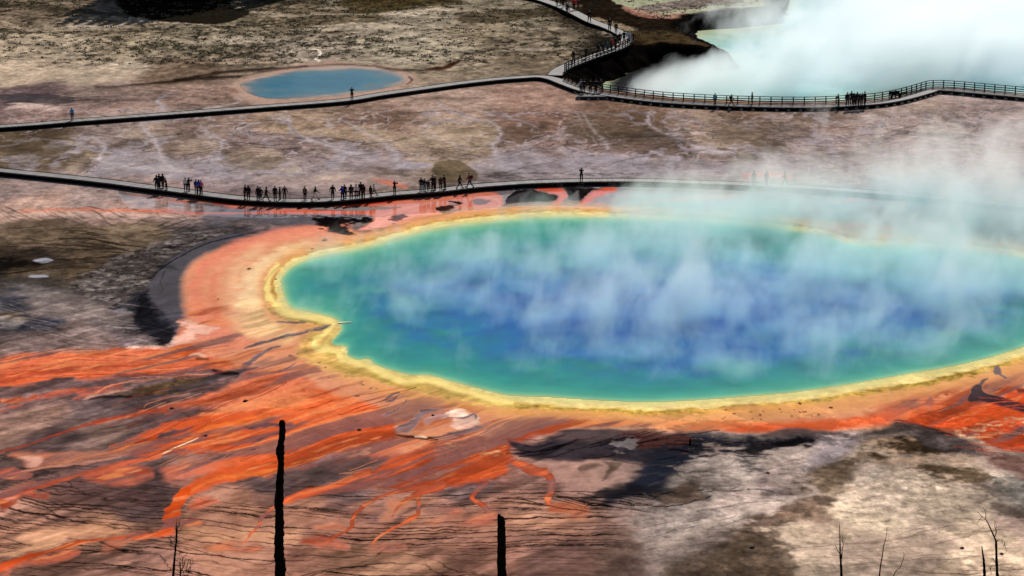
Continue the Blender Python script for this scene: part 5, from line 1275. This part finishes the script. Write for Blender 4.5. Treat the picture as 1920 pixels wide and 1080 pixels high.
snag('dead_shrub', 'tangled black dead shrub crowded with twigs right beside the bristly slender dead conifer', 52.6,
     [(338,1046,.8),(337.5,1056,1.6),(338,1066,2.2),(338,1080,2.6)],
     [[(338,1072,1.6),(344,1064,1.2),(346,1052,.8),(348,1043,.5)], [(338,1074,1.6),(352,1072,1.3),(363,1068,.7)], [(350,1072,1.6),(351,1060,1.4),(354,1050,1),(357,1050,.9),(358,1060,.8),(357,1070,.5)], [(338,1073,1.4),(330,1071,1),(327,1066,.5)],
      [(340,1075,2),(348,1070,2),(356,1074,1.2)], [(342,1070,1.5),(342,1058,.9),(340,1052,.5)], [(352,1073,1.4),(356,1064,.8),(361,1058,.5)], [(338,1060,1),(333,1056,.5)], [(345,1078,2),(352,1079,1.5),(360,1077,.8)]], 6, .12, twigs=12, jag=False, cat='dead shrub')
snag('dead_tree', 'thin pointed dead tree with one upright side branch, leftmost of those at the lower right', 56,
     [(1573.7,979,.6),(1574.4,996,1.5),(1575,1017,2.3),(1575.5,1039,3.3),(1577,1061,4.4),(1577.7,1080,5)],
     [[(1578,1048,2.4),(1579,1030,1.8),(1581,1020,1.5),(1578.5,1012,1),(1579,1006,.6)], [(1575,1039,2),(1571,1034,1.6),(1568,1026,.6)], [(1580.5,1018,1),(1582.5,1010,.5)], [(1576,1062,1),(1572,1063,.5)]], 11, .12, twigs=2, jag=False)
snag('dead_tree', 'bare leaning whip-like stem, second from the left at the lower right', 54,
     [(1663,988,.5),(1662,1004,1.1),(1657,1024,1.6),(1654,1044,2),(1651,1061,2.3),(1649,1080,2.8)], [[(1651,1060,1),(1656,1061,.8),(1658,1064,.4)], [(1650,1070,.8),(1654,1074,.4)]], 12, .08, jag=False)
snag('dead_tree', 'shortest thin curved stem bending to the left, between the whip-like stem and the pointed stump', 55,
     [(1694,1035,.4),(1695,1042,.8),(1692.5,1052,1.1),(1687,1064.5,1.4),(1680.5,1070,1.6),(1675,1080,1.9)], [[(1681,1070,.8),(1685,1074,.4)]], 13, .08, jag=False)
snag('dead_tree', 'narrow pointed black stump close to the left of the branching dead tree', 57,
     [(1841,1023,1.2),(1842,1033,2.8),(1843.5,1043,3.4),(1844.5,1052,4.6),(1845.5,1066,5.2),(1846,1080,6)], [], 14, .1)
snag('dead_tree', 'black dead tree with forked crooked branches at the right edge', 56,
     [(1831,957,.5),(1836,963,1.1),(1841,969,1.4),(1848,974,2),(1852,980,2.2),(1859,995,2.8),(1865,1009,3.4),(1867.5,1017,4.2),(1868.6,1052,5),(1870,1080,5.6)],
     [[(1848,974,1.4),(1850,965,1.2),(1847,957,.5)], [(1841,970,1.3),(1835,975,1),(1830,981,.5)], [(1854,989,1.5),(1848,987,1),(1841,988,.8),(1839,982,.5)], [(1866,1006,2),(1869,998,1.7),(1867.5,991,1.3),(1869,981,.6)],
      [(1869,1017,1.6),(1872,1011,1.4),(1877,1010,1.2),(1882,1014,1.1),(1883,1022,1),(1886,1029,.5)], [(1878,1011,1),(1880,1020,.8),(1883,1026,.4)], [(1869,1044,1.4),(1863,1048,.7)], [(1867,1061,1.8),(1861,1060,1.5),(1858,1068,1),(1860,1079,.8)], [(1870,1043,1),(1876,1041,.5)], [(1867,1056,1.6),(1864,1052,.8)], [(1858,1068,.8),(1855,1073,.4)], [(1868,990,.8),(1870,986,.4)]], 15, .1, twigs=2, jag=False)

# ------------------------------------------------------------------ living conifers beyond the meadow
m_needle = simple('needle_foliage', (.030, .045, .018), .8, .5, 1.5, .2)
m_bark = simple('pine_bark', (.09, .06, .04), .9, .4, 3, .1, .5)
def conifer_mesh(seed, H):
    rr = random.Random(seed); crown = MB(); tr = MB()
    tr.tube([Vector((0, 0, -.3)), Vector((.05, 0, H * .3)), Vector((-.05, .05, H * .7)), Vector((0, 0, H * .98))], [.32, .25, .12, .02], 8)
    nl = 34
    for i in range(nl):
        z = H * (.10 + .88 * i / nl); rad = (H * .17) * (1 - i / nl) ** .8 * rr.uniform(.75, 1.15) + .15
        for k in range(7):
            a = rr.uniform(0, 6.28); d = Vector((math.cos(a), math.sin(a), 0)); s = Vector((-d.y, d.x, 0))
            tip = d * rad + Vector((0, 0, z - rad * .35)); root = Vector((0, 0, z))
            tr.tube([root, root.lerp(tip, .95)], [.05, .012], 4, False)
            for j in range(14):
                t = rr.uniform(.15, 1); c = root.lerp(tip, t) + s * rr.uniform(-.35, .35) * rad * .5 * (1.1 - t) + Vector((0, 0, rr.uniform(-.25, .2)))
                w = rr.uniform(.25, .5); u = (d * rr.uniform(.4, 1) + s * rr.uniform(-.7, .7)).normalized() * w; v = (s * rr.uniform(.4, 1) + Vector((0, 0, rr.uniform(-.5, .3)))) .normalized() * w * .55
                b = len(crown.v); crown.v += [c - u - v * .5, c + u * .2 - v, c + u * 1.2, c + u * .1 + v]; crown.f.append((b, b + 1, b + 2, b + 3))
    t = tr.build('trunk', m_bark); c = crown.build('crown', m_needle)
    tm, cmm = t.data, c.data; bpy.data.objects.remove(t); bpy.data.objects.remove(c); return tm, cmm
CON = [conifer_mesh(s, h) for s, h in ((21, 27), (22, 33), (23, 17))]
spots = [(245,-8,0),(272,-6,1),(296,-5,1),(318,-4,1),(340,-3,1),(362,-4,1),(384,-3,1),(406,-4,1),(428,-6,0),(448,-7,0),(284,-12,1),(489,-6,2),(512,-3,2),(536,-9,2),(307,-12,1),(330,-11,1),(352,-12,1),(374,-11,1),(396,-12,1),(418,-13,1),(262,-14,0),(440,-16,0)]
names = {11: 'left one of three short conifers at the top edge right of the broad shadow', 12: 'middle one of three short conifers at the top edge right of the broad shadow', 13: 'right one of three short conifers at the top edge right of the broad shadow'}
for i, (px, py, k) in enumerate(spots):
    x, y = ground(px, py); z = ground_z(float(x), float(y))
    r = empty('conifer_tree', (float(x), float(y), z), i * 1.7)
    tag(r, names.get(i, 'dark green conifer in the dense stand shading the top left corner'), 'tree', 'dense conifer stand casting the broad shadow' if i not in names else 'small conifer group beyond the meadow')
    for nm, me in (('trunk', CON[k][0]), ('crown', CON[k][1])):
        o = bpy.data.objects.new(nm, me); COL.objects.link(o); o.parent = r

# ------------------------------------------------------------------ grass tussocks of the meadow, log, stones
m_grass = simple('dry_grass', (.20, .17, .10), .9, .5, .8, .05)
rr = np.random.RandomState(5); M = 60000
tx = rr.uniform(-125, 60, M); ty = rr.uniform(405, 505, M); ok = (np.abs(tx) < .24 * ty)
dn = fbm(tx, ty * .7, 1.5, 4, 21) + 0.5 * fbm(tx, ty, 16, 3, 22)
ok &= (dn > .10) & (rr.rand(M) < .55)
ok &= signed(tx, ty, RIML) > 1.0
ok &= signed(tx * KX, ty * KY, SPOOL) > 30
wk = np.array([[v.x, v.y] for v in LC + LB]);
ok[ok] &= np.array([np.min((wk[:, 0] - a) ** 2 + (wk[:, 1] - b) ** 2) > 4.5 for a, b in zip(tx[ok], ty[ok])])
tx, ty = tx[ok][:9000], ty[ok][:9000]; tz = height(tx, ty)
gm = MB(); rg = random.Random(4)
for x, y, z in zip(tx, ty, tz):
    for k in range(4):
        a = rg.uniform(0, 6.28); w = rg.uniform(.06, .16); h = rg.uniform(.06, .22); dx, dy = math.cos(a) * w, math.sin(a) * w; ox, oy = rg.uniform(-.25, .25), rg.uniform(-.25, .25)
        b = len(gm.v); gm.v += [(x + ox - dx, y + oy - dy, z - .05), (x + ox + dx, y + oy + dy, z - .05), (x + ox + dx * .3 + dy * .5, y + oy + dy * .3, z + h), (x + ox - dx * .8, y + oy - dy * .6, z + h * .6)]; gm.f.append((b, b + 1, b + 2, b + 3))
g = gm.build('grass', m_grass); tag(g, 'dry olive tussocks scattered over the meadow at the top left', 'grass', kind='stuff')

m_log = simple('bleached_wood', (.80, .74, .55), .8, .1, 4, .2)
p0 = G(634, 606); p1 = G(659, 604.5)
lg = MB()
for k_ in range(6):
    a_ = p0.lerp(p1, k_ / 6); b_ = p0.lerp(p1, (k_ + 1) / 6)
    lg.bar((a_.x, a_.y + .02 * math.sin(k_ * 2), .045), (b_.x, b_.y + .02 * math.sin(k_ * 2 + 2), .045), .42 - .055 * k_, .06)
o = lg.build('log', m_log); tag(o, 'pale bleached log lying in the shallow green water off the small yellow point', 'log')
m_rock = simple('dark_rock', (.035, .03, .03), .9, .5, 4, .1, .6)
def rock(px, py, s, label):
    q = G(px, py); bm = bmesh.new(); bmesh.ops.create_icosphere(bm, subdivisions=3, radius=1)
    rr = random.Random(int(px)); o_ = rr.random() * 50
    for v in bm.verts:
        n = float(fbm(np.array([v.co.x * 3 + o_]), np.array([v.co.y * 3 + v.co.z * 2]), 2.2, 3, 90)[0]); v.co *= (1 + .45 * n); v.co.z *= .55
        v.co *= s
    me = bpy.data.meshes.new('rock'); bm.to_mesh(me); bm.free(); me.materials.append(m_rock)
    o = bpy.data.objects.new('rock', me); COL.objects.link(o); o.location = (q.x, q.y, s * .2); tag(o, label, 'rock', 'dark stones on the mineral crust')
rock(460, 752.5, .19, 'small round dark stone on the orange apron left of the dark seam')
rock(322, 766, .16, 'small dark stone at the start of the dark red ribbon')
rock(674, 806.5, .17, 'small dark stone on bright orange left of the white sinter swirl')
rock(386, 817, .14, 'small dark stone at the upper tip of the white-edged slit in the orange fan')
rock(812, 779, .15, 'small dark stone on the grey rim beside the white sinter swirl')
rock(517.5, 523.5, .10, 'tiny dark stone on the cream ribbon at the left shore of the big pool')
rock(1440, 887, .12, 'small dark stone on pale crust right of the dark basin')
rock(1410, 1027, .18, 'dark stone on the brown soil left of the thin pointed dead tree')
rock(1804, 1028, .14, 'small dark stone on pale ground left of the pointed stump')
rock(1878, 1039, .13, 'small dark stone right beside the branching dead tree')
def post_stub(px, py, h, label):
    q = G(px, py); m = MB(); m.tube([q + Vector((0, 0, -.1)), q + Vector((.01, 0, h * .6)), q + Vector((0, 0, h))], [.09, .09, .075], 7); o = m.build('stump', m_snag); tag(o, label, 'stump')
post_stub(1294, 832, .42, 'short black stump standing alone in the dark slate basin below the pool')
# ------------------------------------------------------------------ steam
def steam(name, label, lo, hi, blobs, k, nscale, thr, amp, shear, stretch, fade=6.0, color=(1, 1, 1), g=.25, seed=0, tint_h=5.0, sharp=False):
    lo = Vector(lo); hi = Vector(hi); c = (lo + hi) / 2; d = hi - lo
    m = MB(); m.box((0, 0, 0), d.x, d.y, d.z)
    mat = bpy.data.materials.new('steam'); mat.use_nodes = True; nt = mat.node_tree; nt.nodes.clear()
    out = nt.nodes.new('ShaderNodeOutputMaterial'); pv = nt.nodes.new('ShaderNodeVolumePrincipled')
    nt.links.new(pv.outputs[0], out.inputs['Volume'])
    pv.inputs['Color'].default_value = (*color, 1); pv.inputs['Anisotropy'].default_value = g
    tc = nt.nodes.new('ShaderNodeTexCoord'); P = tc.outputs['Object']; lowcol = color
    def vm(op, a, b=None, s=None):
        n = nt.nodes.new('ShaderNodeVectorMath'); n.operation = op; nt.links.new(a, n.inputs[0])
        if b is not None:
            if isinstance(b, (tuple, Vector)): n.inputs[1].default_value = tuple(b)
            else: nt.links.new(b, n.inputs[1])
        return n
    sp = nt.nodes.new('ShaderNodeSeparateXYZ'); nt.links.new(P, sp.inputs[0])
    z = mathn(nt, 'SUBTRACT', sp.outputs[2], lo.z - c.z)                      # height above the floor of the box
    cm_ = nt.nodes.new('ShaderNodeMix'); cm_.data_type = 'RGBA'; cm_.inputs['A'].default_value = (*lowcol, 1); cm_.inputs['B'].default_value = (1, .98, .96, 1)
    nt.links.new(mathn(nt, 'MULTIPLY', z, 1 / tint_h, clamp=True), cm_.inputs['Factor']); nt.links.new(cm_.outputs['Result'], pv.inputs['Color'])
    xs = mathn(nt, 'MULTIPLY_ADD', z, -shear, sp.outputs[0])
    cb = nt.nodes.new('ShaderNodeCombineXYZ'); nt.links.new(xs, cb.inputs[0]); nt.links.new(sp.outputs[1], cb.inputs[1]); nt.links.new(z, cb.inputs[2])
    sc_ = vm('MULTIPLY', cb.outputs[0], stretch); ad = vm('ADD', sc_.outputs[0], (seed * 31.7, seed * 17.1, 0))
    no = nt.nodes.new('ShaderNodeTexNoise'); no.inputs['Scale'].default_value = 1 / nscale; no.inputs['Detail'].default_value = 4.5; no.inputs['Roughness'].default_value = .64; no.inputs['Distortion'].default_value = .35
    nt.links.new(ad.outputs[0], no.inputs['Vector'])
    M = None
    for (bc, br, w) in blobs:
        s = vm('SUBTRACT', P, Vector(bc) - c); q = vm('MULTIPLY', s.outputs[0], (1 / br[0], 1 / br[1], 1 / br[2]))
        ln = nt.nodes.new('ShaderNodeVectorMath'); ln.operation = 'DOT_PRODUCT'; nt.links.new(q.outputs[0], ln.inputs[0]); nt.links.new(q.outputs[0], ln.inputs[1])
        f = mathn(nt, 'MULTIPLY', mathn(nt, 'EXPONENT', mathn(nt, 'MULTIPLY', mathn(nt, 'MULTIPLY', ln.outputs['Value'], ln.outputs['Value']) if sharp else ln.outputs['Value'], -1.0)), w)
        M = f if M is None else mathn(nt, 'ADD', M, f)
    n_ = mathn(nt, 'MULTIPLY', mathn(nt, 'SUBTRACT', no.outputs[0], .5), amp)
    v = mathn(nt, 'SUBTRACT', mathn(nt, 'ADD', M, mathn(nt, 'MULTIPLY', n_, mathn(nt, 'MINIMUM', mathn(nt, 'MULTIPLY', M, 2.5), 1.0))), thr)
    v = mathn(nt, 'MAXIMUM', v, 0.0)
    # soft towards the faces of the box
    def edge(o, h, fd): return mathn(nt, 'MULTIPLY', mathn(nt, 'SUBTRACT', h, mathn(nt, 'ABSOLUTE', o)), 1 / fd, clamp=True)
    e = mathn(nt, 'MULTIPLY', edge(sp.outputs[0], d.x / 2, fade), edge(sp.outputs[1], d.y / 2, fade))
    tz = mathn(nt, 'MULTIPLY', mathn(nt, 'SUBTRACT', d.z, z), 1 / 5.0, clamp=True)
    e = mathn(nt, 'MULTIPLY', e, tz)
    nt.links.new(mathn(nt, 'MULTIPLY', mathn(nt, 'MULTIPLY', v, e), k), pv.inputs['Density'])
    o = m.build(name, mat); o.location = c
    tag(o, label, 'steam', kind='stuff')
    return o

def bl(px, py, Y, r, w):
    p, _ = at_depth(px, py, Y); return (tuple(p), r, w)

steam('steam', 'thin ragged steam drifting over the rainbow coloured pool and away to the right', (-34, 196, .05), (100, 325, 32),
      [((18, 246, 0), (50, 38, 5.5), .61),
       bl(1290, 420, 276, (7, 8, 10), .60), bl(1230, 490, 262, (12, 8, 7), .40), bl(1380, 520, 250, (16, 8, 7), .32), bl(1330, 590, 238, (6, 5, 7), .40),
       bl(1800, 560, 246, (12, 12, 9), .52), bl(1720, 500, 262, (14, 10, 8), .42), bl(1480, 375, 282, (12, 8, 7), .30), bl(1640, 335, 290, (14, 10, 8), .42), bl(1850, 340, 285, (13, 14, 11), .60), bl(1900, 440, 275, (10, 14, 9), .55),
       bl(1400, 430, 280, (10, 8, 6), .38), bl(1560, 440, 280, (14, 8, 7), .50), bl(1180, 370, 290, (9, 6, 4), .42), bl(1060, 395, 285, (12, 5, 2.5), .35),
       bl(1535, 250, 305, (3.0, 5, 9), .50), bl(820, 480, 262, (16, 12, 4), .30), bl(760, 600, 240, (12, 8, 4), .18), bl(1040, 600, 236, (8, 6, 5), .22), bl(1620, 660, 226, (10, 6, 6), .42), bl(1380, 715, 218, (9, 4, 4), .32), bl(960, 700, 220, (8, 4, 3), .22), bl(1200, 690, 222, (8, 5, 4), .25)],
      .21, 5.0, .53, 2.9, .12, (1, .8, .62), 8.0, seed=1, color=(.60, .93, 1.0), tint_h=7.0)  # cyan light bounced off the pool is put into the low steam's colour
steam('steam', 'dense bright steam boiling up from the crater pool and filling the top right corner', (8, 372, -2.95), (150, 500, 26),
      [bl(1222, 172, 379, (5.0, 6, 3.4), 1.15), bl(1290, 158, 383, (8, 7, 5), 1.25), bl(1380, 145, 386, (8, 8, 5.5), 1.15), bl(1470, 125, 392, (10, 10, 7), 1.0), bl(1590, 120, 402, (15, 16, 9), 1.0), bl(1720, 110, 412, (18, 22, 10), 1.0), bl(1870, 110, 418, (20, 24, 10), 1.0), bl(1600, 60, 436, (20, 18, 8), .85), bl(1780, 50, 446, (24, 24, 9), 1.0), bl(1400, 60, 430, (14, 12, 5), .72), bl(1420, 22, 468, (18, 12, 4), .6), bl(1960, 60, 450, (20, 26, 10), 1.0), bl(1700, 20, 470, (30, 20, 8), .9)],
      .15, 8.0, .74, 3.2, .4, (1, .7, .9), 5.0, seed=2, g=.45, color=(.87, .935, .96), tint_h=40.0, sharp=True)
